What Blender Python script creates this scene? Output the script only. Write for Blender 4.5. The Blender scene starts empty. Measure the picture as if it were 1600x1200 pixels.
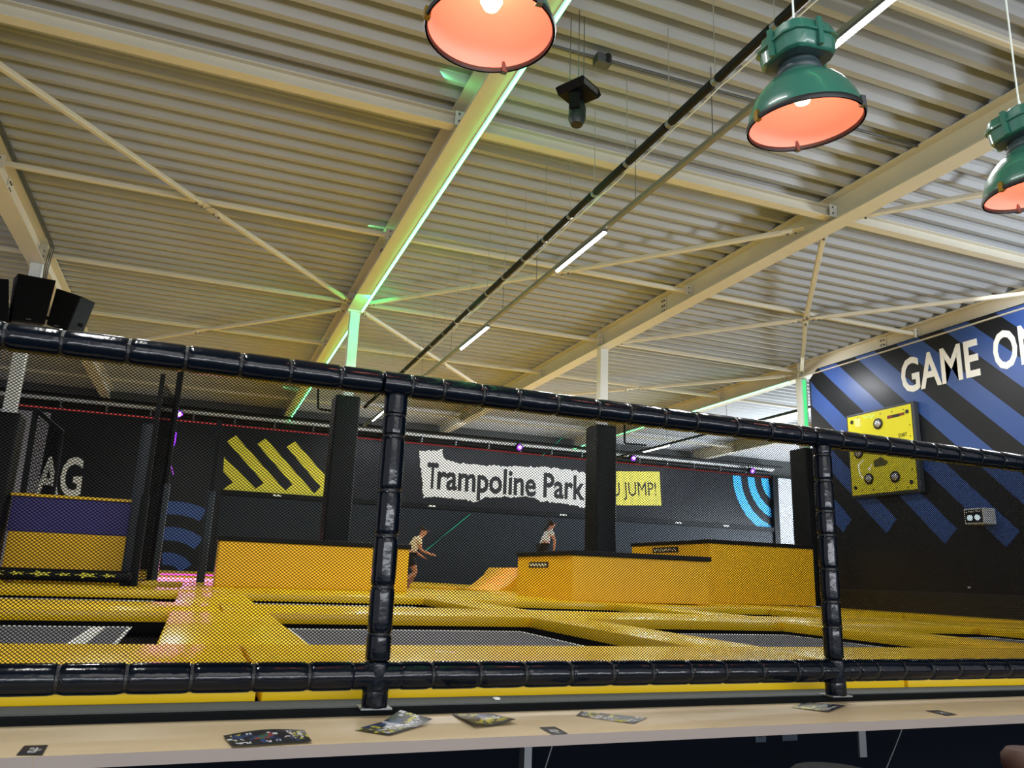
import bpy, bmesh, math, random
from mathutils import Vector, Matrix
random.seed(7)
H = 1.6                      # eye height above the hall floor; coordinates below are relative to the eye
SC = bpy.context.scene
COL = SC.collection
# ------------------------------------------------------------------ camera
YAW, PITCH, ROLL, FPX = .36607, .240514, .036321, 1234.7
cy, sy, cp, sp = math.cos(YAW), math.sin(YAW), math.cos(PITCH), math.sin(PITCH)
fw = Vector((sy*cp, cy*cp, sp)); rt = Vector((cy, -sy, 0)); up = rt.cross(fw)
cr, sr = math.cos(ROLL), math.sin(ROLL)
RT = rt*cr+up*sr; UP = up*cr-rt*sr
cam = bpy.data.cameras.new('camera'); camo = bpy.data.objects.new('camera', cam); COL.objects.link(camo)
camo.matrix_world = Matrix(((RT.x, UP.x, -fw.x, 0), (RT.y, UP.y, -fw.y, 0), (RT.z, UP.z, -fw.z, H), (0, 0, 0, 1)))
cam.sensor_width = 36; cam.lens = FPX/1600*36; cam.clip_start = .05; cam.clip_end = 200
SC.camera = camo
# ------------------------------------------------------------------ world and lights
SC.view_settings.view_transform = 'Standard'; SC.view_settings.look = 'None'
SC.view_settings.exposure = 0.0; SC.view_settings.gamma = 1; SC.view_settings.use_curve_mapping = False
w = bpy.data.worlds.new('world'); SC.world = w; w.use_nodes = True
w.node_tree.nodes['Background'].inputs[0].default_value = (.93, .93, 1.0, 1)
w.node_tree.nodes['Background'].inputs[1].default_value = .85

def area(name, loc, target, sx, sy_, power, col, spread=180):
    l = bpy.data.lights.new(name, 'AREA'); l.shape = 'RECTANGLE'; l.size = sx; l.size_y = sy_
    l.energy = power; l.color = col; l.spread = math.radians(spread)
    o = bpy.data.objects.new(name, l); COL.objects.link(o)
    o.location = (loc[0], loc[1], loc[2]+H)
    d = Vector(target)-Vector(loc)
    o.rotation_euler = d.to_track_quat('-Z', 'Y').to_euler()
    return o
# LED battens hanging in the hall throw their light down on the yellow pads
for (x, y, p) in ((4.8, 4.9, 160), (4.8, 9.95, 190), (4.8, 14.85, 190), (4.8, 19.6, 130), (4.8, 24.1, 90)):
    area('batten_and_fill_light', (x, y, 4.70), (x, y, 0), .08, 1.6, p, (1, .99, .97))
for (x, y) in ((-1, 3), (-1, 9), (-1, 21), (11, 6), (11, 12), (11, 20)):
    area('batten_and_fill_light', (x, y, 5.2), (x, y, 0), .3, 2.5, 140, (1, .99, .97))  # added fill downlights in the side bays, no battens hang there
for y in (18, 21.5, 25):
    area('batten_and_fill_light', (15.2, y, 4.7), (15.2, y, 0), .1, 1.6, 130, (.95, .98, 1))
# cool light from the right
area('added_daylight_far', (27.5, 22, 1.2), (19, 23, 5.2), 10, 3, 5200, (.80, .90, 1.0))
area('added_daylight_front', (13.6, 1.2, 1.6), (12.0, 9, 5.4), 1.6, 1.6, 330, (.80, .88, 1.0), 110)
area('added_ceiling_uplight', (21.6, 21, .2), (21.6, 21.01, 5), 5.5, 8, 750, (.88, .94, 1.0))  # added unseen uplight to brighten the far ceiling
area('camera_side_fill', (1.5, -2.5, 2.6), (3.5, 4, -.6), 5, 2, 85, (1, .97, .92))  # added fill from the camera side, no lamp stands there
area('rear_ceiling_fill', (3, -5.5, .6), (3, 12, 5.0), 14, .8, 560, (.90, .94, 1.0))  # added low fill behind the camera to light the ceiling
area('added_wall_wash', (12.6, 14.9, 5.1), (14.1, 14.6, 4.3), .5, .3, 22, (.92, .95, 1.0), 120)  # added for the pale glow on the game wall, no fitting built
area('added_wall_wash', (12.5, 26.3, 5.1), (12.5, 29.3, 3.4), 16, .2, 330, (.86, .92, 1.0))  # added to brighten the back wall, no fitting built
area('added_wall_wash', (12.6, 9.6, 5.1), (14.1, 9.4, 4.6), .5, .3, 18, (.92, .95, 1.0), 120)  # second added wash on the game wall, nearer the camera
# ------------------------------------------------------------------ projection of a pixel on a plane of the hall
def ray(px, py): return RT*((px-800)/FPX)+UP*((600-py)/FPX)+fw
def PY(px, py, Y): r = ray(px, py); return r*(Y/r.y)
def PX(px, py, X): r = ray(px, py); return r*(X/r.x)
def PZ(px, py, Z): r = ray(px, py); return r*(Z/r.z)
# ------------------------------------------------------------------ materials
def lin(c):
    if isinstance(c, str): c = [int(c[i:i+2], 16)/255 for i in (0, 2, 4)]
    return tuple((v/12.92 if v <= .04045 else ((v+.055)/1.055)**2.4) for v in c)
MATS = {}
def mat(name, col, rough=.6, metal=0, var=.0, scale=6, bump=0, bscale=40, emit=None, estr=0, spec=.5, stretch=None, coat=0):
    m = bpy.data.materials.new(name); m.use_nodes = True; nt = m.node_tree; b = nt.nodes['Principled BSDF']
    c = lin(col); b.inputs['Base Color'].default_value = (*c, 1)
    b.inputs['Roughness'].default_value = rough; b.inputs['Metallic'].default_value = metal
    b.inputs['Specular IOR Level'].default_value = spec; b.inputs['Coat Weight'].default_value = coat
    tc = nt.nodes.new('ShaderNodeTexCoord'); mp = nt.nodes.new('ShaderNodeMapping')
    nt.links.new(tc.outputs['Object'], mp.inputs[0])
    if stretch: mp.inputs['Scale'].default_value = stretch
    n = nt.nodes.new('ShaderNodeTexNoise'); n.inputs['Scale'].default_value = scale; n.inputs['Detail'].default_value = 5
    nt.links.new(mp.outputs[0], n.inputs['Vector'])
    if var:
        mx = nt.nodes.new('ShaderNodeMix'); mx.data_type = 'RGBA'
        mx.inputs[6].default_value = (*[v*(1-var) for v in c], 1); mx.inputs[7].default_value = (*[min(1, v*(1+var)) for v in c], 1)
        nt.links.new(n.outputs['Fac'], mx.inputs[0]); nt.links.new(mx.outputs[2], b.inputs['Base Color'])
    mr = nt.nodes.new('ShaderNodeMapRange'); mr.inputs[3].default_value = max(.03, rough-.08); mr.inputs[4].default_value = min(1, rough+.08)
    nt.links.new(n.outputs['Fac'], mr.inputs[0]); nt.links.new(mr.outputs[0], b.inputs['Roughness'])
    if bump:
        n2 = nt.nodes.new('ShaderNodeTexNoise'); n2.inputs['Scale'].default_value = bscale; n2.inputs['Detail'].default_value = 3
        nt.links.new(mp.outputs[0], n2.inputs['Vector'])
        bp = nt.nodes.new('ShaderNodeBump'); bp.inputs['Strength'].default_value = bump; bp.inputs['Distance'].default_value = .01
        nt.links.new(n2.outputs['Fac'], bp.inputs['Height']); nt.links.new(bp.outputs[0], b.inputs['Normal'])
    if emit:
        b.inputs['Emission Color'].default_value = (*lin(emit), 1); b.inputs['Emission Strength'].default_value = estr
    MATS[name] = m; return m
deckm = mat('galvanised_deck', 'a0a2a3', .48, .0, .08, 3, .05, 30, stretch=(.15, 4, 4))
steel = mat('cream_steel', 'cbc5b2', .5, 0, .05, 2)
steelw = mat('white_column_paint', 'd9dbd8', .45, 0, .03, 2)
bolt = mat('zinc_bolt', '6c6e70', .35, .8)
vinyl = mat('navy_vinyl', '040b15', .15, 0, .2, 5, .30, 14, spec=.32)
vinylk = mat('black_tie', '0a0d10', .5)
netm = mat('black_net', '030304', .9, spec=.05)
yel = mat('yellow_vinyl', 'ffd01a', .25, 0, .07, 1.5, .12, 5, spec=.5)
yelw = mat('yellow_wall_vinyl', 'f5c30c', .5, 0, .08, .8, .1, 4)
yeld = mat('yellow_edge_vinyl', 'd8bd16', .42, 0, .14, 4, .3, 12, stretch=(2, 1, .4))
blk = mat('black_vinyl', '0b0e10', .5, 0, .2, 3, .15, 5, spec=.22)
wallk = mat('black_wall_paint', '15171c', .40, 0, .18, .7, .06, 3, spec=.3)
lowk = mat('charcoal_wall_pad', '182029', .5, 0, .12, .6, spec=.3)
bed = mat('bed_mesh_fabric', '55565c', .75, 0, .2, 25)
recess = mat('recess_black', '050506', .8, spec=.1)
whl = mat('white_line', 'd9dad6', .6)
cream = mat('white_print', 'e9e9e4', .6, 0, .03, 4)
bluep = mat('blue_paint', '2c4c8e', .42, 0, .10, .8)
bluel = mat('light_blue_paint', '2ba3ec', .5, 0, .05, 1)
yelp = mat('yellow_print', 'ddd63a', .5, 0, .05, 2)
yelsign = mat('yellow_sign', 'ece04a', .5, 0, .03, 2)
inkk = mat('black_ink', '0f1012', .6)
purple = mat('purple_pad', '3a3480', .5, 0, .1, 1)
palew = mat('pale_wall', 'c9d2dc', .6, 0, .06, 1)
wood = mat('maple_laminate', 'd2be98', .42, 0, .09, 5, .03, 30, stretch=(.6, 5, 5))
woode = mat('laminate_edge', '92877f', .45, 0, .05, 3)
navy = mat('navy_kick_wall', '050b14', .8, 0, .3, 4, .1, 20, spec=.08)
carpet = mat('grey_carpet_tape', '454a49', .9, 0, .4, 60, .3, 120)
floorm = mat('dark_floor', '1d2126', .7, 0, .2, 2)
grey = mat('grey_metal', '767a7c', .4, .6)
greyd = mat('dark_grey_plastic', '4b4d4c', .5)
rodm = mat('steel_rod', '9c9c90', .5, .2)
trunkm = mat('grey_trunking', '7d7a70', .45, .2)
pipek = mat('black_pipe_sleeve', '0d0e0e', .55, spec=.2)
greenm = mat('green_enamel', '2f6b5a', .3, 0, .08, 3, coat=.4)
greend = mat('dark_green_cast', '2b3d40', .45, 0, .15, 8)
salmon = mat('salmon_reflector', 'ffa898', .6)
rimk = mat('black_rubber_rim', '0c0c0c', .5)
brass = mat('brass_clip', '8d6f24', .4, .7)
cordm = mat('pale_cord', 'e6efe8', .4)
spk = mat('speaker_black', '07080a', .6, 0, .1, 20, spec=.15)
plast = mat('green_black_plastic', '14221f', .4)
skin = mat('skin', 'c68a6a', .6); hairm = mat('dark_hair', '1c1512', .6)
shirtc = mat('cream_tshirt', 'd8c7a4', .8); shirtw = mat('white_tshirt', 'd9d9dc', .8); shorts = mat('black_shorts', '101114', .8)
chrome = mat('frosted_dome', 'b4b6bc', .25, .5, .3, 60)
boxw = mat('pale_box', 'b9bdbd', .45)
scr = mat('glossy_black_panel', '0b1014', .2)
brown = mat('brown_leather', '4a3026', .5)
def emis(name, col, s):
    m = bpy.data.materials.new(name); m.use_nodes = True; nt = m.node_tree; nt.nodes.remove(nt.nodes['Principled BSDF'])
    e = nt.nodes.new('ShaderNodeEmission'); e.inputs[0].default_value = (*col, 1); e.inputs[1].default_value = s
    nt.links.new(e.outputs[0], nt.nodes['Material Output'].inputs[0]); return m
e_white = emis('led_white', (1, .98, .93), 14)
e_green = emis('led_green', (.12, 1, .30), 9)
e_green_reflection = emis('green_reflection_glow', (.06, .5, .30), .8)  # glow for the reflected green streaks, not a lamp
e_purp = emis('led_violet', (.30, .035, 1), 4)
e_core = emis('led_violet_core', (.8, .6, 1), 6)
e_mag = emis('led_magenta', (1, .06, .6), 3)
e_red = emis('led_red_thin', (1, .12, .1), .45)
e_bulb = emis('warm_bulb', (1, .66, .34), 9)
e_btn = emis('lit_button', (.75, .95, 1), 2.2)
e_whl = emis('white_neon_line', (1, 1, .85), 1.3)
# ------------------------------------------------------------------ mesh builder
class B:
    def __init__(s): s.v = []; s.f = []; s.mi = []
    def add(s, vs, fs, mi=0):
        o = len(s.v); s.v += [tuple(p) for p in vs]; s.f += [tuple(i+o for i in f) for f in fs]; s.mi += [mi]*len(fs); return s
    def box(s, x0, x1, y0, y1, z0, z1, mi=0):
        return s.add([(x0, y0, z0), (x1, y0, z0), (x1, y1, z0), (x0, y1, z0), (x0, y0, z1), (x1, y0, z1), (x1, y1, z1), (x0, y1, z1)],
                     [(0, 3, 2, 1), (4, 5, 6, 7), (0, 1, 5, 4), (1, 2, 6, 5), (2, 3, 7, 6), (3, 0, 4, 7)], mi)
    def bar(s, a, b, wd, ht, upv=(0, 0, 1), mi=0):          # rectangular bar from a to b
        a = Vector(a); b = Vector(b); d = (b-a).normalized(); sd = d.cross(Vector(upv)).normalized(); u = sd.cross(d)
        vs = [p+sd*(i*wd/2)+u*(j*ht/2) for p in (a, b) for (i, j) in ((-1, -1), (1, -1), (1, 1), (-1, 1))]
        return s.add(vs, [(0, 1, 2, 3), (4, 7, 6, 5), (0, 4, 5, 1), (1, 5, 6, 2), (2, 6, 7, 3), (3, 7, 4, 0)], mi)
    def rings(s, rs, closed=True, cap=True, mi=0):
        n = len(rs[0]); vs = [p for r in rs for p in r]; fs = []
        for k in range(len(rs)-1):
            for i in range(n):
                j = (i+1) % n; fs.append((k*n+i, k*n+j, (k+1)*n+j, (k+1)*n+i))
        if cap: fs.append(tuple(range(n))[::-1]); fs.append(tuple((len(rs)-1)*n+i for i in range(n)))
        return s.add(vs, fs, mi)
    def tube(s, pts, r, n=8, cap=True, mi=0):
        pts = [Vector(p) for p in pts]; rs = []; rr = r if isinstance(r, (list, tuple)) else [r]*len(pts)
        for i, p in enumerate(pts):
            d = (pts[min(i+1, len(pts)-1)]-pts[max(i-1, 0)]).normalized()
            a = Vector((0, 0, 1)) if abs(d.z) < .9 else Vector((1, 0, 0))
            u = d.cross(a).normalized(); v = d.cross(u)
            rs.append([p+(u*math.cos(t*2*math.pi/n)+v*math.sin(t*2*math.pi/n))*rr[i] for t in range(n)])
        return s.rings(rs, cap=cap, mi=mi)
    def lathe(s, prof, n=32, c=(0, 0, 0), ax=None, cap=False, mi=0):
        R = Matrix.Identity(3) if ax is None else Vector((0, 0, 1)).rotation_difference(Vector(ax)).to_matrix()
        c = Vector(c); rs = [[c+R@Vector((r*math.cos(t*2*math.pi/n), r*math.sin(t*2*math.pi/n), z)) for t in range(n)] for r, z in prof]
        return s.rings(rs, cap=cap, mi=mi)
    def prism(s, poly, off, mi=0):
        n = len(poly); off = Vector(off); vs = [Vector(p) for p in poly]+[Vector(p)+off for p in poly]
        return s.add(vs, [tuple(range(n)), tuple(range(2*n-1, n-1, -1))]+[(i, i+n, (i+1) % n+n, (i+1) % n) for i in range(n)], mi)
def tag(o, label=None, cat=None, group=None, kind=None):
    if label: o['label'] = label
    if cat: o['category'] = cat
    if group: o['group'] = group
    if kind: o['kind'] = kind
    return o
def put(name, b, m, parent=None, org=None, smooth=False, bevel=0, seg=2, fn=None, **kw):
    if parent is not None: org = parent['_o']
    o0 = Vector(org) if org is not None else Vector((0, 0, 0))
    me = bpy.data.meshes.new(name)
    vs = [Vector(v) for v in b.v]
    if fn: vs = [fn(v) for v in vs]
    me.from_pydata([tuple(v-o0) for v in vs], [], b.f)
    for mm in (m if isinstance(m, (list, tuple)) else [m]): me.materials.append(mm)
    if any(b.mi): me.polygons.foreach_set('material_index', b.mi)
    bm = bmesh.new(); bm.from_mesh(me)
    bmesh.ops.recalc_face_normals(bm, faces=bm.faces)
    if bevel: bmesh.ops.bevel(bm, geom=list(bm.edges), offset=bevel, segments=seg, affect='EDGES', profile=.6)
    bm.to_mesh(me); bm.free()
    if smooth:
        me.polygons.foreach_set('use_smooth', [True]*len(me.polygons))
        me.set_sharp_from_angle(angle=math.radians(50))
    o = bpy.data.objects.new(name, me); COL.objects.link(o)
    if parent is not None: o.parent = parent
    else: o.location = (o0.x, o0.y, o0.z+H)
    o['_o'] = tuple(o0)
    return tag(o, **kw)
def empty(name, loc, **kw):
    o = bpy.data.objects.new(name, None); COL.objects.link(o); o.location = (loc[0], loc[1], loc[2]+H); o['_o'] = tuple(loc)
    return tag(o, **kw)
def flat(poly, n, t=.004):                                   # thin painted / printed shape, poly in world, n outwards
    return B().prism(poly, Vector(n)*t)
def text(name, s, a, b, h, nrm, m, parent, squeeze=None, t=.006, bold=.0, **kw):
    """text from a to b (bottom corners) with cap height h, facing nrm"""
    cu = bpy.data.curves.new('tmp', 'FONT'); cu.body = s; cu.extrude = .02; cu.offset = bold; cu.resolution_u = 3
    to = bpy.data.objects.new('tmp', cu); COL.objects.link(to)
    bpy.context.view_layer.update()
    me = bpy.data.meshes.new_from_object(to.evaluated_get(bpy.context.evaluated_depsgraph_get()))
    bpy.data.objects.remove(to)
    xs = [v.co.x for v in me.vertices]; ys = [v.co.y for v in me.vertices]
    x0, x1 = min(xs), max(xs); y0 = 0; y1 = .70
    a = Vector(a); b = Vector(b); ex = (b-a); u = ex/(x1-x0); nrm = Vector(nrm); v_ = nrm.cross(ex.normalized())*(h/(y1-y0))
    if v_.z < 0: v_ = -v_
    o0 = Vector(parent['_o'])
    for v in me.vertices: v.co = a+u*(v.co.x-x0)+v_*(v.co.y-y0)+nrm*(v.co.z/.02*t)-o0
    me.materials.clear(); me.materials.append(m)
    o = bpy.data.objects.new(name, me); COL.objects.link(o); o.parent = parent; o['_o'] = tuple(o0)
    return tag(o, **kw)
def zt(x, y):                                                # the pads rise gently towards the back of the hall
    return .011*max(0, y-5)*min(1, max(.1, (15-x)/12))
def lift(v): return Vector((v.x, v.y, v.z+zt(v.x, v.y)))
# ------------------------------------------------------------------ the setting
BAYS = [-9.2, -3.35, 2.5, 8.35, 14.2, 20.05, 25.9, 31.7]
put('floor', B().box(-12, 33, -6, 31, -1.75, -1.6), floorm, kind='structure')
ceil = put('ceiling', B().box(-9.2, 31.7, -4, 30.2, 5.99, 6.1), greyd, kind='structure')
def deck_sheet(x0, x1):
    b = B(); y = -1.5; p = .34; pts = []
    while y < 29.6:
        pts += [(y, 5.72), (y+.085, 5.72), (y+.105, 5.785), (y+.117, 5.795), (y+.138, 5.87), (y+.165, 5.87), (y+.174, 5.857), (y+.188, 5.857), (y+.197, 5.87), (y+.228, 5.87), (y+.276, 5.80), (y+.292, 5.79)]
        y += p
    vs = []; fs = []
    for i, (yy, z) in enumerate(pts): vs += [(x0, yy, z), (x1, yy, z)]
    for i in range(len(pts)-1): fs.append((2*i, 2*i+1, 2*i+3, 2*i+2))
    return b.add(vs, fs)
for i in range(7): put('deck_sheet', deck_sheet(BAYS[i]+.004, BAYS[i+1]-.004), deckm, ceil)
# back wall: dark upper boards, padded lower wall, pale service band above
YB = 29.3
wb = put('wall_back', B().box(-9.2, 24.1, YB, YB+.25, -1.6, 4.87), wallk, kind='structure')
put('upper_band', B().box(-9.2, 31.5, YB+.3, YB+.5, 4.7, 5.99), greyd, wb)
put('lower_pad', B().box(.6, 24.0, YB-.10, YB, -.6, 2.42), lowk, wb)
put('pale_end_panel', B().box(24.25, 31.5, YB-.05, YB+.2, -1.6, 4.87), palew, wb)
put('dark_post', B().box(24.0, 24.28, YB-.2, YB+.1, -1.6, 4.95), blk, wb)
put('ledge', B().box(.6, 24.0, YB-.16, YB, 2.44, 2.60), blk, wb)
put('red_light_line', B().box(-6.3, 24.1, YB-.05, YB-.02, 4.86, 4.90), e_red, wb)
for px in (433, 675, 880, 1060, 1135):
    p = PY(px, 776+(px-433)*.074, YB-.17); put('white_label', B().box(p.x-.14, p.x+.14, YB-.175, YB-.16, 2.5, 2.56), cream, wb)
n = (0, -1, 0)
def wallpoly(name, pts, m, Y=YB, t=.01, parent=wb, d=.0, **kw):
    return put(name, flat([PY(x, y, Y)-Vector((0, d, 0)) for x, y in pts], n, t), m, parent, **kw)
wallpoly('yellow_chevron_print', [(350, 766), (350, 722), (371, 745), (363, 752), (350, 740), (350, 758)][:0] or
         [(349, 765), (364, 753), (349, 737), (350, 714), (400, 764), (412, 754), (355, 690), (368, 680), (446, 767), (457, 757), (402, 694), (415, 685), (491, 771), (501, 761), (448, 698), (461, 690), (508, 743), (508, 776)], yelp)
# torn paper banner
ban = []
def jag(a, b, k, amp):
    for i in range(k):
        t = i/k; q = (a[0]+(b[0]-a[0])*t, a[1]+(b[1]-a[1])*t)
        ban.append((q[0]+random.uniform(-amp, amp), q[1]+random.uniform(-amp, amp)))
for a, b_, k in (((655, 706), (691, 703), 9), ((691, 703), (694, 718), 4), ((694, 718), (718, 724), 6), ((718, 724), (760, 727), 10), ((760, 727), (862, 731), 24), ((862, 731), (915, 738), 12), ((915, 738), (918, 795), 6),
                 ((918, 795), (880, 786), 9), ((880, 786), (845, 783), 8), ((845, 783), (830, 776), 4), ((830, 776), (757, 777), 16), ((757, 777), (744, 784), 4), ((744, 784), (700, 777), 10), ((700, 777), (662, 777), 8), ((662, 777), (659, 740), 8), ((659, 740), (655, 706), 7)):
    jag(a, b_, int(k*1.3), 1.5)
bn = wallpoly('white_torn_banner', ban, cream, t=.02)
for s_, x0_, x1_ in (('T', 7.88, 8.33), ('rampoline', 8.30, 12.42), ('Park', 12.74, 14.60)):
    text('banner_lettering', s_, (x0_, YB-.02, 3.22), (x1_, YB-.02, 3.22), .96, n, inkk, wb, bold=.026, label='black banner lettering reading '+s_)
wallpoly('yellow_slogan_board', [(919, 736), (1030, 737), (1033, 790), (919, 789)], yelsign, t=.02)
text('slogan_lettering', 'YOU JUMP!', PY(925, 775, YB-.02), PY(1026, 774.5, YB-.02), .58, n, inkk, wb, label='black lettering ending in U JUMP')
def arc(cx, cz, r0, r1, a0, a1, Y, k=24):
    o = [(cx+r1*math.cos(a0+(a1-a0)*i/k), Y, cz+r1*math.sin(a0+(a1-a0)*i/k)) for i in range(k+1)]
    q = [(cx+r0*math.cos(a0+(a1-a0)*i/k), Y, cz+r0*math.sin(a0+(a1-a0)*i/k)) for i in range(k+1)]
    b = B()
    for i in range(k): b.prism([o[i], o[i+1], q[i+1], q[i]], (0, -.01, 0))
    return b
for r0, r1 in ((.86, 1.25), (1.62, 2.0), (2.36, 2.80)):
    zc = 5.0; k = 30; b = B()
    a0 = math.pi+.0; cxx = 24.75
    def cl(r, a):
        x = cxx+r*math.cos(a); z = zc-.35+r*1.0*math.sin(a)*-1 if False else zc-.2+r*.95*math.sin(a)
        return (min(x, 23.98), YB, max(2.6, min(z, 4.84)))
    for i in range(k):
        A0 = math.pi+i/k*math.pi/2; A1 = math.pi+(i+1)/k*math.pi/2
        q = [cl(r1, A0), cl(r1, A1), cl(r0, A1), cl(r0, A0)]
        if q[0][0] < 23.97 or q[1][0] < 23.97: b.prism(q, (0, -.01, 0))
    put('light_blue_arc', b, bluel, wb)
for r0, r1 in ((.62, 1.02), (1.42, 1.86), (2.28, 2.72)):
    b = B(); cxx, zc = -.85, -.6; k = 24
    for i in range(k):
        A0 = math.radians(40+60*i/k); A1 = math.radians(40+60*(i+1)/k)
        q = [(min(.2, cxx+r*math.cos(a)), YB, zc+r*math.sin(a)) for r, a in ((r1, A0), (r1, A1), (r0, A1), (r0, A0))]
        if q[1][0] < .19: b.prism(q, (0, -.01, 0))
    put('blue_arc', b, bluep, wb)
text('large_white_lettering', 'AIRBAG', PY(-60, 771, YB-.01), PY(125, 775, YB-.01), 1.02*YB/24, n, cream, wb, bold=.02, label='white lettering ending in BAG')
# green reflections on the back wall, put in as thin glowing bars
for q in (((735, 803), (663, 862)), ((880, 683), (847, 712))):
    put('green_reflection_streak', B().bar(PY(*q[0], YB-.15), PY(*q[1], YB-.15), .03, .03, (0, 1, 0)), e_green_reflection, wb)
# right wall with painted stripes
XW = 14.1
wr = put('wall_right', B().prism([(XW, -3, -.9), (XW, 15.55, -.9), (XW, 15.55, 5.18), (XW, 15.25, 5.42), (XW, -3, 5.42)], (.2, 0, 0)), wallk, kind='structure')
nx = (-1, 0, 0)
for k in range(-1, 9):
    c0 = -13.41+1.21*k; c1 = c0+.59      # stripe between Z-Y=c0 and c1
    ye = 15.0-1.22*k-.3+.05*k; ye = max(ye, -1)
    # lower end cut at right angles to the stripe
    y0 = {-1: 16.0, 0: 14.72, 1: 13.44, 2: 11.97, 3: 10.66, 4: 9.35, 5: 8.05, 6: 6.75, 7: 5.4, 8: 4.1}[k]
    pts = [(y0, y0+c0), (y0-.30, y0-.30+c1), (5.40-c1, 5.40), (5.40-c0, 5.40)]
    pts = [(min(max(y, -2.8), 15.5), z) for y, z in pts]
    if k == 0: pts = [(14.72, 14.72+c0), (14.42, 14.42+c1), (15.5, 15.5+c1), (15.5, 15.5+c0)]
    if k == -1: pts = [(15.2, .62), (14.95, .9), (15.5, 1.45), (15.5, .9)]
    if k == 1:
        pts = [(13.44, 13.44+c0), (13.14, 13.14+c1), (15.5, 15.5+c1), (15.5, 15.5+c0)]
    if k == 2: pts = [(11.97, 11.97+c0), (11.67, 11.67+c1), (15.3, 15.3+c1), (15.5, 5.15), (15.5, 15.5+c0)]
    put('blue_wall_stripe', B().prism([(XW, y, z) for y, z in pts], (-.004, 0, 0)), bluep, wr)
text('white_wall_lettering', 'GAME', (XW-.01, 12.69, 4.26), (XW-.01, 10.79, 4.26), .74, nx, cream, wr, bold=.02, label='white capitals reading GAME')
text('white_wall_lettering', 'ON', (XW-.01, 10.47, 4.26), (XW-.01, 9.5, 4.26), .74, nx, cream, wr, bold=.02, label='white capitals reading ON')
put('base_pad', B().box(XW-.07, XW, 3, 15.4, -.55, .02), mat('brown_black_pad', '1d1a14', .5), wr, bevel=.015)
put('control_stud', B().box(XW-.03, XW, 11.5, 11.53, .12, .15), cream, wr)
# far right room beyond the wall stays open; an end wall far behind
put('wall_east', B().box(31.5, 31.7, -4, 29.5, -1.6, 5.99), palew, kind='structure')
# ------------------------------------------------------------------ roof steel
def ibeam(b, a, c, h, wd, tf=.02, tw=.014, z=0):
    (x0, y0), (x1, y1) = a, c
    for zz, w_, t_ in ((z+tf/2, wd, tf), (z+h-tf/2, wd, tf)): b.bar((x0, y0, zz), (x1, y1, zz), w_, t_)
    b.bar((x0, y0, z+h/2), (x1, y1, z+h/2), tw, h-2*tf)
    return b
bl = {1: 'cream steel roof beam at far left above the black loudspeakers', 2: 'cream steel roof beam with the green light strip along its lower edge',
      3: 'cream steel roof beam right of the white light battens, crossing the middle bay', 4: 'cream steel roof beam along the top of the striped game wall',
      5: 'cream steel roof beam seen through the net beyond the game wall corner'}
def bolts(b, pts, ax, r=.022, l=.02):
    for p in pts: b.lathe([(r, 0), (r, l)], 6, p, ax, cap=True)
    return b
for i in (1, 2, 3, 4, 5):
    x = BAYS[i]; bm_ = empty('roof_beam', (x, 14, 5.3), label=bl[i], cat='beam') if False else None
    r = empty('roof_beam', (x, 14, 5.3)); tag(r, bl[i], 'beam')
    y0 = 16.2 if i == 5 else -1.2
    ib = B()
    for zz, w_, t_ in ((5.31, .3, .02), (5.71-.01, .3, .02)): pass
    put('bottom_flange', B().box(x-.15, x+.15, y0, 29.5, 5.30, 5.32), steel, r)
    put('top_flange', B().box(x-.15, x+.15, y0, 29.5, 5.70, 5.718), steel, r)
    put('web', B().box(x-.007, x+.007, y0, 29.5, 5.32, 5.70), steel, r)
    for ys in ((13.2, 24.0) if i != 5 else (24.0,)):
        for s in (-1, 1):
            pl = put('splice_plate', B().box(x+s*.02-.012, x+s*.02+.012, ys-.09, ys+.09, 5.33, 5.69), steel, r)
            put('bolt', bolts(B(), [(x+s*.03, ys+dy, zz) for dy in (-.04, .04) for zz in (5.40, 5.51, 5.62)], (s, 0, 0)), bolt, pl, kind='stuff')
    if i != 5:
        put('stiffener', B().box(x-.14, x+.14, 15.9, 15.92, 5.32, 5.70), steel, r)
# struts between the beams (the one at 8.5 m is a deep section)
YS = [(4.75, 0), (8.5, 1), (12.25, 0), (15.93, 0), (19.35, 0), (22.9, 0), (26.5, 0)]
where = {-1: 'far left bay', 0: 'left bay beside the green-lit beam', 1: 'middle bay above the light battens', 2: 'right bay beside the game wall', 3: 'bay beyond the game wall'}
ordn = ['nearest', 'deep second', 'third', 'fourth', 'fifth', 'sixth', 'seventh']
for bi in (-1, 0, 1, 2, 3):
    x0 = BAYS[bi+1]+.012; x1 = BAYS[bi+2]-.012
    for k, (y, big) in enumerate(YS):
        if bi == 3 and y < 17: continue
        if k == 0 and bi < 1: continue
        lab = '%s cream cross strut under the roof deck, %s' % (ordn[k], where[bi])
        r = empty('roof_strut', ((x0+x1)/2, y, 5.5)); tag(r, lab, 'strut', 'cross struts between the roof beams')
        if big: put('section', ibeam(B(), (x0+.02, y), (x1-.02, y), .18, .15, .016, .012, 5.40), steel, r)
        else: put('section', B().bar((x0+.02, y, 5.50), (x1-.02, y, 5.50), .078, .078), steel, r, bevel=.012, seg=1)
        for s, xx in ((1, x0), (-1, x1)):
            e = put('end_plate', B().box(xx, xx+s*.16, y-.065, y-.055, 5.40, 5.60) if not big else B().box(xx, xx+s*.14, y-.09, y-.079, 5.40, 5.59), steelw if big else steel, r)
            yy = y-.065 if not big else y-.09
            put('bolt', bolts(B(), [(xx+s*.09, yy, zz) for zz in (5.45, 5.55)], (0, -1, 0), .014, .014), bolt, e, kind='stuff')
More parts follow.
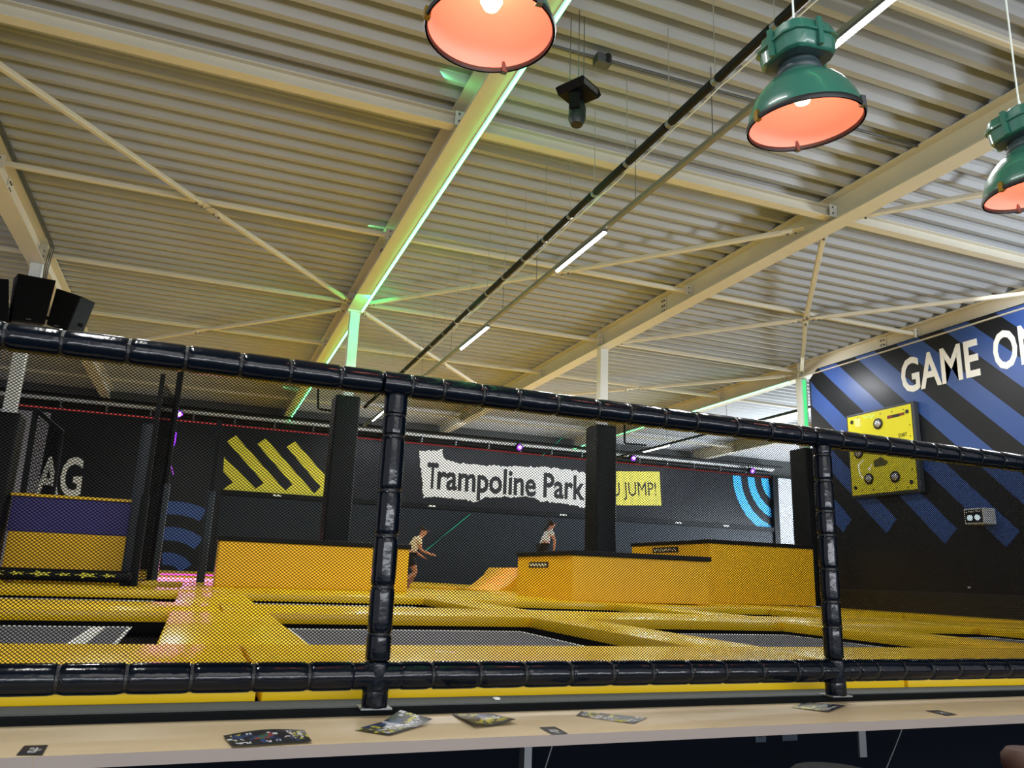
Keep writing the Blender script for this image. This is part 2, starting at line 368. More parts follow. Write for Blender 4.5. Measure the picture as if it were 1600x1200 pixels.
# diagonal wind bracing
dg = [((2.4, 15.7), (-.45, 12.3), 'upper right half of the left-bay diagonal brace'), ((-.45, 12.3), (-3.25, 8.8), 'diagonal brace reaching the upper left edge of the picture'),
      ((2.4, 16.1), (-.43, 19.3), 'diagonal brace running left from the green-lit column head'), ((-.43, 19.3), (-3.25, 22.6), 'faint pinkish diagonal brace left above the rail'),
      ((2.65, 15.7), (5.5, 12.35), 'diagonal brace from the green-lit column head to the light batten'), ((5.5, 12.35), (8.2, 8.95), 'diagonal brace from the light batten to the deep strut gusset'),
      ((2.65, 16.1), (5.4, 19.3), 'thin diagonal brace behind the black hanging pipe'), ((5.4, 19.3), (8.2, 22.6), 'thin diagonal brace running down to the rail left of the middle beam'),
      ((8.5, 8.85), (11.2, 12.35), 'steep diagonal brace above the four-way gusset in the right bay'), ((11.2, 12.35), (14.05, 15.75), 'steep diagonal brace from the gusset to the game wall corner'),
      ((14.05, 8.9), (11.2, 12.35), 'long diagonal brace right of the four-way gusset'), ((11.2, 12.35), (8.5, 15.75), 'diagonal brace left of the four-way gusset'),
      ((14.05, 16.1), (11.2, 19.4), 'diagonal brace left of the game wall corner'), ((11.2, 19.4), (8.5, 22.6), 'diagonal brace behind the plain white column'),
      ((8.5, 8.4), (11.2, 5.1), 'diagonal brace partly hidden by the rightmost green lamp')]
for a, c, lab in dg:
    r = empty('diagonal_brace', ((a[0]+c[0])/2, (a[1]+c[1])/2, 5.42)); tag(r, 'cream '+lab, 'brace', 'diagonal braces under the roof')
    A = Vector((*a, 5.42)); C = Vector((*c, 5.42)); d = (C-A).normalized()
    put('bar', B().bar(A+d*.18, C-d*.18, .085, .07), steel, r, bevel=.01, seg=1)
    for P_, s in ((A, 1), (C, -1)):
        e = put('gusset', B().bar(P_+d*s*.02, P_+d*s*.34, .13, .012), steel, r)
        put('bolt', bolts(B(), [P_+d*s*q+Vector((0, 0, -.04)) for q in (.14, .26)], (0, 0, -1), .018, .02), bolt, e, kind='stuff')
# columns with padding
cl_ = {1: 'white steel column at the left edge behind the loudspeakers, padded dark below', 2: 'white steel column lit green by the strip, padded dark green-black below',
       3: 'plain white steel column in the middle with tall black padding', 4: 'steel column at the game wall corner, glowing green, black padding below'}
for i in (1, 2, 3, 4):
    x = BAYS[i]; r = empty('steel_column', (x, 15.95, -.6)); tag(r, cl_[i], 'column')
    x_ = x+(.02 if i < 4 else .0)
    zc0 = -.415+zt(x, 15.9)
    put('shaft', B().box(x_-.1, x_+.1, 15.85, 16.05, zc0, 5.30), steelw, r, bevel=.012)
    zt_ = 3.45 if i > 1 else 2.48
    put('column_padding', B().box(x-.25, x+.25, 15.66, 16.25, zc0, zt_), blk, r, bevel=.05, seg=3, smooth=True)
    if i == 2: put('head_plate', B().box(x-.14, x+.14, 15.8, 16.1, 5.27, 5.3), steelw, r)
# green strip along the beams
for (x, y0, y1, lab) in ((2.64, -1, 15.75, 'bright green light strip along the beam above the first lamp'), (2.62, 16.2, 29.25, 'green light strip on the beam behind the green-lit column'),
                         (14.03, 16.2, 29.2, 'pale green light strip on the far beam beside the game wall')):
    r = empty('light_strip', (x, y0, 5.29)); tag(r, lab, 'light strip', 'green light strips on the roof beams')
    put('carrier', B().box(x-.03, x+.03, y0, y1, 5.283, 5.299), steelw, r)
    put('glowing_tube', B().tube([(x, y0+.02, 5.264), (x, y1-.02, 5.264)], .0145, 8), e_green, r)
for (x, y) in ((2.3, 15.3), (14.6, 15.3)):
    pass
area('green_strip_light', (2.60, 14.7, 5.2), (2.5, 15.9, 4.2), .06, .5, 34, (.0, 1, .26))
for y in (3.5, 8, 12.5, 20, 26): area('green_strip_light', (2.70, y, 5.26), (2.95, y, 5.6), .03, 4.4, 4, (.12, 1, .35))
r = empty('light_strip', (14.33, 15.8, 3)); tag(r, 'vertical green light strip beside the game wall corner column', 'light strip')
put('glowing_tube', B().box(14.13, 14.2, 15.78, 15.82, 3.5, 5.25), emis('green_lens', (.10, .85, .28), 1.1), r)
# ------------------------------------------------------------------ black pipe, trunking with light battens, cables
r = empty('suspended_pipe', (4.02, 12, 4.6)); tag(r, 'black sleeved pipe hanging from thin rods down the middle bay', 'pipe')
rodY = [3.8, 4.6, 5.44, 6.23, 7.11, 7.91, 8.6, 9.42, 10.18, 11.0, 11.8, 12.7, 13.5, 14.3, 15.2, 16.2, 17.4, 18.9, 20.5, 22.2]
for i in range(len(rodY)-1):
    put('pipe_sleeve', B().tube([(4.02, rodY[i]+.05, 4.6), (4.02, rodY[i+1]-.05, 4.6)], .046, 12), pipek, r, smooth=True)
for y in rodY: put('pipe_tie', B().tube([(4.02, y-.03, 4.6), (4.02, y+.03, 4.6)], .042, 10), grey, r)
for y in rodY[:-2]: put('hanging_rod', B().tube([(4.02, y, 4.64), (4.02, y, 5.75)], .0045, 5), rodm, r)
pts = []
for i in range(len(rodY)-1):
    for t in (0, .35, .7): pts.append((4.08, rodY[i]+(rodY[i+1]-rodY[i])*t, 4.565-.018*math.sin(t*math.pi)))
put('glint_cable', B().tube(pts, .007, 5), cordm, r)  # stainless cable; its bright reflection is put into the pale colour
r = empty('light_trunking', (4.82, 12, 4.8)); tag(r, 'grey trunking with bright white light battens down the middle bay', 'trunking')
put('trunk_rail', B().box(4.79, 4.85, 1.0, 26.5, 4.80, 4.86), trunkm, r)
for y0, y1 in ((3.6, 5.74), (9.13, 10.76), (13.99, 15.73), (18.7, 20.4), (23.23, 24.97)):
    bt = put('light_batten', B().box(4.785, 4.855, y0, y1, 4.765, 4.80), greyd, r)
    put('glowing_lens', B().tube([(4.82, y0+.01, 4.765), (4.82, y1-.01, 4.765)], .03, 8), e_white, bt)
for y in (2.5, 6.6, 8.3, 11.6, 13.2, 16.5, 19, 21.7): put('hanging_rod', B().tube([(4.82, y, 4.86), (4.82, y, 5.75)], .006, 5), grey, r)
r = empty('light_trunking', (15.2, 22, 4.8)); tag(r, 'dark trunking with one lit batten seen through the net beyond the middle column', 'trunking')
put('trunk_rail', B().box(15.17, 15.23, 16.2, 28.6, 4.80, 4.86), pipek, r)
for y in (17, 20.5, 24, 27.5): put('hanging_rod', B().tube([(15.2, y, 4.86), (15.2, y, 5.75)], .008, 5), grey, r)
for y0, y1 in ((16.8, 18.4), (23.9, 25.6)):
    bt = put('light_batten', B().box(15.16, 15.24, y0, y1, 4.765, 4.80), greyd, r)
    put('glowing_lens', B().tube([(15.2, y0, 4.765), (15.2, y1, 4.765)], .04, 8), e_white, bt)
r = empty('conduit', (5, 6.9, 5.7)); tag(r, 'grey conduit under the deck with a small double socket box', 'conduit')
put('tube', B().tube([(2.7, 6.95, 5.70), (3.5, 6.93, 5.70)], .016, 6).tube([(3.68, 6.92, 5.70), (8.2, 6.82, 5.70)], .018, 6), greyd, r)
jb = put('socket_box', B().box(3.5, 3.68, 6.84, 6.97, 5.6, 5.72), greyd, r, bevel=.012)
put('socket', B().lathe([(.032, 0), (.032, .008)], 14, (3.63, 6.839, 5.635), (0, -1, 0), True), inkk, jb)
put('socket', B().lathe([(.032, 0), (.032, .008)], 14, (3.63, 6.839, 5.695), (0, -1, 0), True), inkk, jb)
r = empty('cable_bundle', (-3.15, 12, 5.69)); tag(r, 'dark cables along the left beam and down behind the loudspeakers', 'cables')
for k in range(3): put('cable', B().tube([(-3.17+k*.028, 4, 5.69), (-3.17+k*.028, 15.6, 5.69), (-3.14+k*.03, 15.75, 5.6), (-3.18+k*.03, 15.78, 5.2), (-3.16+k*.02, 15.8, 4.6)], .011, 5), greyd, r)
# truss pipe along the back wall
r = empty('wall_pipe', (9, 28.95, 4.98)); tag(r, 'long black sleeved pipe with pale ties above the back wall', 'pipe')
xs = [-6+1.35*i for i in range(23)]
for i in range(22):
    put('pipe_sleeve', B().tube([(xs[i]+.04, 28.95, 5.0), (xs[i+1]-.04, 28.95, 5.0)], .085, 8), pipek, r)
    put('pipe_tie', B().box(xs[i]-.02, xs[i]+.02, 28.86, 29.2, 4.88, 5.12), grey, r)
r = empty('service_duct', (9, 29, 5.4)); tag(r, 'pale service duct running along the top of the back wall', 'duct')
put('duct', B().box(-8.5, 24, 29.0, 29.22, 5.12, 5.22), steelw, r)
put('dark_pipe', B().tube([(-8.5, 28.5, 5.22), (24, 28.5, 5.22)], .05, 6), pipek, r)
for (a, c, lab) in (((497, 613), (520, 642), 'small black bent pipe left of the green-lit column'), ((976, 682), (1010, 696), 'small black bent pipe right of the middle column')):
    Y_ = 24; p = PY(*a, Y_); q = PY(a[0], c[1]-4, Y_); s = PY(*c, Y_)
    o = put('bent_pipe', B().tube([p+Vector((0, 0, max(0, 5.7-p.z))), p, q, q+Vector((.05, 0, -.02)), s], .035, 6), pipek, org=p, label=lab, cat='pipe')
# spotlights with violet light
sp_l = ['beside the black net posts at the left', 'peeking out left of the front net post', 'above the white torn banner', 'right of the padded middle column', 'near the light blue arcs']
for (px, py), s in zip(((280, 647), (603, 680), (812, 699), (990, 716), (1176, 736)), sp_l):
    p = PY(px, py, 28.6); r = empty('spotlight', p); tag(r, 'violet glowing spotlight on the back wall pipe '+s, 'spotlight', 'violet spotlights along the back wall')
    put('housing', B().lathe([(.03, .3), (.10, .28), (.13, .05), (.14, 0)], 14, p, (0, .95, .3), True), spk, r, smooth=True)
    put('lens', B().lathe([(.001, -.015), (.115, -.01), (.115, .0)], 14, p, (0, .95, .3)), e_purp, r)
    put('hot_spot', B().lathe([(.001, -.022), (.07, -.018), (.07, -.012)], 12, p, (0, .95, .3)), e_core, r)
    put('hook', B().tube([p+Vector((0, .15, .1)), p+Vector((0, .33, .28))], .02, 6), spk, r)
    l = bpy.data.lights.new('violet_spot', 'SPOT'); l.energy = 130; l.color = (.4, .1, 1); l.spot_size = math.radians(45); l.shadow_soft_size = .1
    lo = bpy.data.objects.new('violet_spot', l); COL.objects.link(lo); lo.location = (p.x, p.y-.1, p.z+H-.03)
    lo.rotation_euler = Vector((0, -.8, -.6)).to_track_quat('-Z', 'Y').to_euler()
# moving head light
c0 = Vector((3.06, 6.42, 4.82)); r = empty('moving_head_light', c0); tag(r, 'black moving-head stage light hanging from three rods under the deck', 'stage light')
def rot(v, a): return Vector((v[0]*math.cos(a)-v[1]*math.sin(a), v[0]*math.sin(a)+v[1]*math.cos(a), v[2]))
bb = B().prism([(-.14, -.16, .05), (.14, -.16, .05), (.19, -.16, -.0), (.14, -.16, -.06), (-.14, -.16, -.06), (-.19, -.16, 0)], (0, .3, 0))
put('base', bb, spk, r, fn=lambda v: c0+rot(v, .5))
ci = B().box(-.12, .12, -.165, -.16, -.03, .03); put('connector_panel', ci, greyd, r, fn=lambda v: c0+rot(v, .5))
put('yoke', B().box(-.125, -.09, -.05, .06, -.25, -.05).box(.09, .125, -.05, .06, -.25, -.05).box(-.125, .125, -.05, .06, -.09, -.05), spk, r, fn=lambda v: c0+rot(v, .9), bevel=.008)
hd = put('head', B().lathe([(.02, .10), (.07, .09), (.088, .03), (.088, -.10), (.07, -.15), (.06, -.17)], 16, (0, 0, -.22), (.12, 0, 1), True), plast, r, smooth=True, fn=lambda v: c0+rot(v, .9))
put('lens', B().lathe([(.001, -.172), (.05, -.172)], 14, (0, 0, -.22), (.12, 0, 1)), inkk, hd, fn=lambda v: c0+rot(v, .9))
put('label_plate', B().box(-.03, .03, -.055, -.051, -.17, -.155), cream, r, fn=lambda v: c0+rot(v, .5))
for dx, dy in ((-.06, -.05), (.06, -.03), (.0, .1)):
    q = c0+rot((dx, dy, 0), .5); put('hanging_rod', B().tube([q+Vector((0, 0, .05)), Vector((q.x, q.y, 5.74))], .005, 5), grey, r)
# ------------------------------------------------------------------ loudspeakers
def speaker(q, Y, dp, lab, yawr):
    tl, tr, br, bl_ = [PY(x, y, Y) for x, y in q]
    c = (tl+br)/2; r = empty('loudspeaker', c); tag(r, lab, 'loudspeaker', 'loudspeakers on the left column')
    off = Vector((math.sin(yawr)*dp, math.cos(yawr)*dp, 0.02))
    put('cabinet', B().prism([tl, tr, br, bl_], off), spk, r, bevel=.015)
    e = [Vector(c)+(p-Vector(c))*.93-off*.03 for p in (tl, tr, br, bl_)]
    put('front_grille', B().prism(e, off*.03), mat('grille_cloth', '090a0c', .85, 0, .2, 90, spec=.1), r)
    m = bl_.lerp(br, .5)+(tl-bl_)*.07-off*.035
    put('badge', B().box(m.x-.04, m.x+.04, m.y-.002, m.y, m.z-.008, m.z+.008), greyd, r)
    return r
speaker([(28, 427), (88, 438), (70, 507), (17, 501)], 15.2, .4, 'black loudspeaker tilted on the left column, middle one of three', -.35)
speaker([(88, 450), (127, 463), (104, 520), (72, 507)], 15.55, .4, 'black loudspeaker on the left column, rightmost one, tilted furthest', .5)
speaker([(-40, 432), (14, 436), (14, 508), (-40, 500)], 15.1, .4, 'black loudspeaker cut by the left picture edge beside the column', -.2)
r = empty('speaker_bracket', (-3.1, 15.7, 4.3)); tag(r, 'dark steel bracket carrying the loudspeakers on the left column', 'bracket')
put('arm', B().bar((-3.8, 15.62, 4.3), (-2.4, 15.75, 4.2), .05, .06), spk, r)
put('clamp', B().box(-3.47, -3.23, 15.6, 15.85, 4.2, 4.4), spk, r)
# ------------------------------------------------------------------ trampoline deck
dk = put('floor_raised', B().box(-6.2, 14.09, 3.46, 29.25, -.70, -.62), recess, fn=lift, kind='structure')
put('fascia', B().box(-6.2, 14.09, 3.40, 3.46, -1.6, -.62), recess, dk)
colX = [(-6.0, -3.4), (-2.75, -.15), (.7, 3.31), (3.93, 6.54), (7.2, 9.75), (10.4, 12.95)]
cn = ['leftmost', 'left front', 'centre-left', 'centre-right', 'right', 'rightmost']
cnn = ['far left', 'left', 'centre-left', 'centre', 'right', 'far right']
rowY = [(4.95, 7.9), (9.35, 12.1), (13.55, 16.3), (17.8, 20.6)]
rn = ['front row', 'second row', 'third row', 'fourth row']
skip = {(2, 2), (2, 4), (2, 5), (3, 2), (3, 4), (3, 5), (2, 3)}
def trampoline(x0, x1, y0, y1, lab):
    r = empty('trampoline', ((x0+x1)/2, (y0+y1)/2, -.6+zt((x0+x1)/2, (y0+y1)/2))); tag(r, lab, 'trampoline', 'trampolines sunk in the yellow pads')
    f = B(); zb = -.56
    for a in ((x0-.06, x1+.06, y0-.06, y0), (x0-.06, x1+.06, y1, y1+.06), (x0-.06, x0, y0, y1), (x1, x1+.06, y0, y1)): f.box(*a, -.61, -.52)
    put('frame', f, recess, r, fn=lift)
    put('jump_bed', B().box(x0+.12, x1-.26, y0+.12, y1-.42, zb+.02, zb+.026), bed, r, fn=lift)
    ed = B()
    for a in ((x0+.12, x1-.26, y1-.46, y1-.42), (x1-.285, x1-.26, y0+.12, y1-.42), (x0+.12, x0+.15, y0+.12, y1-.42)): ed.box(*a, zb+.027, zb+.031)
    put('white_edge_tape', ed, whl, r, fn=lift)
    if x1 < 0:
        put('white_marking', B().box(x1-.56, x1-.45, y0+.12, y1-.42, zb+.027, zb+.031), whl, r, fn=lift)
    return r
for k, (y0, y1) in enumerate(rowY):
    for c, (x0, x1) in enumerate(colX):
        if (k, c) in skip or (c == 0 and k > 1) or (k > 2 and c < 2): continue
        trampoline(x0, x1, y0, y1, 'grey %s trampoline bed in the %s of the yellow pads' % (cn[c], rn[k]))
sX = [-6.2, -3.07, .30, 3.68, 6.87, 10.08, 13.3, 14.05]
def pad(x0, x1, y0, y1, lab, m=None, z0=-.53, z1=-.42, bev=.014):
    r = empty('safety_pad', ((x0+x1)/2, (y0+y1)/2, z0)); tag(r, lab, 'pad', 'yellow safety pads between the trampolines')
    g = .010
    return put('vinyl_cover', B().box(x0+g, x1-g, y0+g, y1-g, z0, z1), m or yel, r, bevel=bev, fn=None if False else lift, smooth=True)
bands = [(3.44, 4.95, 'along the front rail'), (7.9, 9.35, 'behind the front row of trampolines'), (12.1, 13.55, 'behind the second row of trampolines'), (16.3, 17.8, 'behind the third row of trampolines'), (20.6, 22.4, 'far back behind the fourth row'), (22.4, 25.6, 'on the far flat area, nearer half'), (25.6, 29.1, 'at the foot of the back wall')]
for bi, (y0, y1, s) in enumerate(bands):
    for c in range(7):
        cc = cnn[min(c, 5)] if c < 6 else 'wall-side'
        if c == 6: cc = 'narrow wall-side'
        pad(sX[c], sX[c+1], y0, y1, 'yellow %s pad %s' % (cc, s))
for k, (y0, y1) in enumerate(rowY):
    gaps = [(-6.2, -6.0)]*0
    for c in range(5):
        if k > 2 and c < 1: continue
        x0 = colX[c][1]; x1 = colX[c+1][0]
        pad(x0, x1, y0, y1, 'narrow yellow pad between the %s and %s columns of trampolines, %s' % (cnn[c], cnn[c+1], rn[k]))
    pad(12.95, 14.05, y0, y1, 'yellow side pad at the foot of the game wall, %s' % rn[k])
# fill where trampolines are covered by the padded boxes
for (k, c) in sorted(skip):
    pad(colX[c][0], colX[c][1], *rowY[k], 'yellow pad filling the %s place of the %s beside the padded boxes' % (cnn[c], rn[k]))
for c in (0, 1):
    pad(colX[c][0], colX[c][1], *rowY[3], 'yellow pad filling the %s place of the fourth row under the dark net cage' % cnn[c])
pad(colX[0][0], colX[0][1], *rowY[2], 'yellow pad filling the far left place of the third row')
# black ledge in front
lg = empty('front_ledge', (2, 3.3, -.55)); tag(lg, 'black ledge with grey speckled tape between the counter and the yellow pads', 'ledge')
def rr(v): return Vector((v.x, v.y+.016513*v.x, v.z))
put('board', B().box(-2.6, 7, 3.21, 3.44, -.56, -.505), mat('ledge_black', '060809', .7, 0, .2, 6, spec=.1), lg, fn=rr, bevel=.006)
put('speckled_tape', B().box(-2.6, 7, 3.22, 3.40, -.504, -.500), carpet, lg, fn=rr)
# ------------------------------------------------------------------ padded boxes
def boxwall(name, x0, x1, y0, y1, ztop, lab, seams):
    r = empty(name, ((x0+x1)/2, (y0+y1)/2, -.42)); tag(r, lab, 'box')
    zb = {.36: -.315, 6.25: -.36, 10.56: -.385}[x0]
    put('front_panel', B().box(x0, x1, y0, y0+.06, zb, ztop), yelw, r, bevel=.02)
    put('side_panel', B().box(x0, x0+.06, y0+.06, y1, zb, ztop), yelw, r, bevel=.02)
    put('side_panel', B().box(x1-.06, x1, y0+.06, y1, zb, ztop), yelw, r, bevel=.02)
    put('back_panel', B().box(x0+.06, x1-.06, y1-.06, y1, zb, ztop), yelw, r, bevel=.02)
    put('black_rim', B().box(x0-.03, x1+.03, y0-.03, y1+.03, ztop, ztop+.09), blk, r, bevel=.02)
    return r
b1 = boxwall('padded_box', .36, 3.66, 14.5, 15.60, .44, 'long yellow padded box with black rim left of the front net post', 3)
b2 = boxwall('padded_box', 6.25, 9.15, 13.0, 15.60, .43, 'low yellow padded box with black rim under the middle black column padding', 3)
b3 = boxwall('padded_box', 10.56, 13.44, 15.0, 18.4, .90, 'tall yellow padded box with black rim at the right, nearest the game wall', 3)
def sticker(par, a, b_, h, nrm):
    a = Vector(a); b_ = Vector(b_); u = (b_-a); nv = Vector(nrm)
    s = put('black_sticker', B().prism([a, b_, b_+Vector((0, 0, h)), a+Vector((0, 0, h))], nv*.006), inkk, par, bevel=0)
    mk = B(); k = 11
    for i in range(k):
        t0 = .06+.88*i/k; t1 = t0+.88/k*.62; lo, hi = (.28, .72)
        p0 = a+u*t0+nv*.0075; p1 = a+u*t1+nv*.0075
        z = Vector((0, 0, 1))
        if i % 2: p0, p1 = p0+z*h*lo, p1+z*h*hi
        else: p0, p1 = p0+z*h*hi, p1+z*h*lo
        mk.bar(p0, p1, .03, .004, nrm)
    put('white_lettering', mk, cream, s, kind='stuff')
p0 = PX(827, 882, 6.25); p1 = PX(857, 882, 6.25)
sticker(b2, (6.25, p0.y, .21), (6.25, p1.y, .21), .11, (-1, 0, 0))
p0 = PX(1020, 859, 10.56); p1 = PX(1060, 859, 10.56)
sticker(b3, (10.56, p0.y, .72), (10.56, p1.y, .72), .13, (-1, 0, 0))
# raised platform with ramp behind the middle box
r = empty('ramp_platform', (9.4, 20, -.3)); tag(r, 'yellow platform with curved ramp behind the middle padded box', 'ramp')
put('platform', B().box(7.75, 10.4, 18.9, 21.5, -.335, .26), yelw, r, bevel=.03)
rp = B(); k = 8
prof = [(6.95+.80*i/k, -.33+.59*(i/k)**1.8) for i in range(k+1)]
for i in range(k): rp.add([(prof[i][0], 18.9, -.42), (prof[i+1][0], 18.9, -.42), (prof[i+1][0], 18.9, prof[i+1][1]), (prof[i][0], 18.9, prof[i][1]),
                           (prof[i][0], 21.5, -.42), (prof[i+1][0], 21.5, -.42), (prof[i+1][0], 21.5, prof[i+1][1]), (prof[i][0], 21.5, prof[i][1])],
                          [(0, 1, 2, 3), (7, 6, 5, 4), (3, 2, 6, 7), (0, 4, 5, 1)])
put('curved_ramp', rp, yelw, r)
# ------------------------------------------------------------------ left net cage
r = empty('padded_barrier', (-2.1, 16, -.3)); tag(r, 'purple over yellow padded barrier wall inside the dark net cage at left', 'barrier')
put('yellow_panel', B().box(-3.02, -1.12, 15.95, 16.15, -.15, .48), yelw, r, bevel=.02)
put('purple_panel', B().box(-3.05, -1.12, 15.95, 16.15, .48, 1.08), purple, r, bevel=.02)
put('yellow_cap', B().box(-3.08, -1.12, 15.90, 16.2, 1.08, 1.13), yel, r, bevel=.01)
r = empty('landing_airbag', (-2.2, 15.4, -.35)); tag(r, 'black inflated landing bag with yellow ragged star prints under the barrier', 'airbag')
bg = put('bag', B().box(-3.4, -.95, 14.85, 15.62, -.31, -.12), blk, r, bevel=.09, seg=4, smooth=True)
pr_ = B()
for i in range(7):
    x = -3.25+i*.33; z = -.20; s = .10+.05*(i % 2)
    poly = []
    for j in range(10):
        a = j*math.pi/5; q = s if j % 2 else s*.45
        poly.append((x+q*1.35*math.cos(a), 14.835, z+q*.36*math.sin(a)))
    pr_.prism(poly, (0, -.006, 0))
put('yellow_star_print', pr_, yelp, r, kind='stuff')
def post(x, y, z0, z1, rr_, lab, mlow=None, zl=None, m=blk):
    r = empty('net_post', (x, y, z0)); tag(r, lab, 'post')
    put('pole', B().box(x-rr_*.6, x+rr_*.6, y-rr_*.6, y+rr_*.6, z0, z1), m, r, bevel=.01)
    if zl: put('post_padding', B().box(x-rr_, x+rr_, y-rr_, y+rr_, z0, zl), mlow or blk, r, bevel=.04, seg=3, smooth=True)
    return r
padb = mat('blue_black_pad', '14212e', .4, 0, .15, 2)
post(-1.05, 15.75, -.40, 2.5, .11, 'short rounded blue-black padded post right of the purple barrier', padb, 2.52)
post(-.93, 15.45, -.40, 3.40, .07, 'tall black net cage post, front one of the tall pair', blk, 1.2)
post(-.72, 17.3, -.36, 3.95, .10, 'tall black net cage post, rear one of the tall pair', padb, 1.6)
post(.16, 16.7, -.40, 2.85, .075, 'dark post with blue-black padding left of the long yellow box', padb, 1.45)
def net(name, A, Bv, Cv, wd, ht, th, lab, cat='net', parent=None):
    """diamond net in the parallelogram A, A+B, A+C"""
    A = Vector(A); Bv = Vector(Bv); Cv = Vector(Cv); W = Bv.length; Hh = Cv.length; u = Bv/W; v = Cv/Hh; nn = u.cross(v).normalized()
    b = B(); sl = ht/wd
    for s in (1, -1):
        k = -int(Hh/sl/wd)-2
        while k*wd < W+Hh/sl+wd:
            c = k*wd; k += 1
            # line: x = c + s*t/sl , t = height 0..Hh
            t0, t1 = 0, Hh
            if s > 0: t0 = max(t0, (0-c)*sl); t1 = min(t1, (W-c)*sl)
            else: t0 = max(t0, (c-W)*sl); t1 = min(t1, c*sl)
            if t1-t0 < ht*.3: continue
            p = A+u*(c+s*t0/sl)+v*t0; q = A+u*(c+s*t1/sl)+v*t1
            b.bar(p, q, th, th, nn)
    return put(name, b, netm, parent, org=None if parent else A, kind='stuff', **({} if parent else dict(label=lab, cat=cat)))
net('cage_net', (-.93, 15.5, -.3), (.21, 1.75, 0), (0, 0, 3.6), .13, .11, .007, 'black netting stretched between the tall pair of cage posts')
r = empty('cage_frame', (-2.8, 19, .9)); tag(r, 'black tubular net frame standing above the purple barrier', 'frame')
fr = [PY(*p, 19) for p in ((56, 640), (38, 776), (98, 676), (86, 776))]
put('upright', B().tube([fr[0], fr[1]+Vector((0, 0, -1.9))], .06, 8), blk, r)
put('upright', B().tube([fr[2], fr[3]+Vector((0, 0, -1.9))], .035, 8), blk, r)
put('top_rail', B().tube([fr[0], fr[2]], .05, 8), blk, r)
put('stay', B().tube([PY(58, 640, 19), PY(172, 745, 19)], .02, 6), blk, r)
nn_ = fr[2]-fr[0]
net('infill_net', fr[0]+Vector((0, .0, -2.0)), nn_, (0, 0, 1.95), .10, .09, .010, '', parent=r)
put('pale_curtain', B().box(-6.1, -4.4, 26.0, 26.05, -.2, 4.2), mat('lilac_grey_curtain', '8f8f9e', .7, 0, .1, 3), org=(-5.2, 26, -.2), label='pale lilac curtain strip behind the cage frame at far left', cat='curtain')
r = empty('rope_light', (-.8, 17.45, 2)); tag(r, 'violet glowing rope light on the rear tall cage post', 'rope light')
put('glowing_rope', B().tube([PY(*p, 17.6) for p in ((275, 676), (273, 690), (268, 705), (266, 722))], .018, 6).tube([PY(*p, 17.6) for p in ((274, 680), (270, 700), (265, 724))], .014, 6), e_purp, r)
put('rope_tail', B().tube([PY(*p, 17.6) for p in ((265, 724), (263, 734), (261, 746))], .02, 6).tube([PY(*p, 17.6) for p in ((266, 724), (269, 734), (271, 743))], .012, 6), emis('violet_dim', (.5, .1, .8), 1.2), r)
p = PY(251, 897, 20.4); q = PY(333, 899, 20.4)
r = put('floor_light_strip', B().bar(p, q, .05, .03), e_mag, org=p, label='magenta glowing strip on the floor in front of the blue arcs', cat='light strip')
area('magenta_glow', (p.x+.6, 19.8, p.z+.12), (p.x+.6, 18.0, -.4), 1.4, .1, 14, (1, .15, .6))
area('added_violet_glow', (7.6, 19.6, 2.2), (7.0, 19.8, -.4), .4, .4, 40, (.45, .1, 1), 60)  # added violet light over the ramp, no lamp built for it
area('added_red_glow', (4.9, 23, .6), (4.9, 22.5, -.4), 1.0, .2, 10, (1, .12, .08), 90)  # added red light near the back wall, no lamp built for it
# ------------------------------------------------------------------ people
def skinfig(name, joints, bones, m, parent, sub=2):
    me = bpy.data.meshes.new('tmpskin'); me.from_pydata([tuple(j[0]) for j in joints], bones, [])
    o = bpy.data.objects.new('tmpskin', me); COL.objects.link(o)
    md = o.modifiers.new('s', 'SKIN'); o.modifiers.new('d', 'SUBSURF').levels = sub
    for i, j in enumerate(joints): me.skin_vertices[0].data[i].radius = (j[1], j[1]*(j[2] if len(j) > 2 else 1))
    me.skin_vertices[0].data[0].use_root = True
    bpy.context.view_layer.update()
    m2 = bpy.data.meshes.new_from_object(o.evaluated_get(bpy.context.evaluated_depsgraph_get()))
    bpy.data.objects.remove(o)
    m2.materials.clear(); m2.materials.append(m); m2.polygons.foreach_set('use_smooth', [True]*len(m2.polygons))
    ob = bpy.data.objects.new(name, m2); COL.objects.link(ob); ob.parent = parent; ob['_o'] = parent['_o']
    return ob
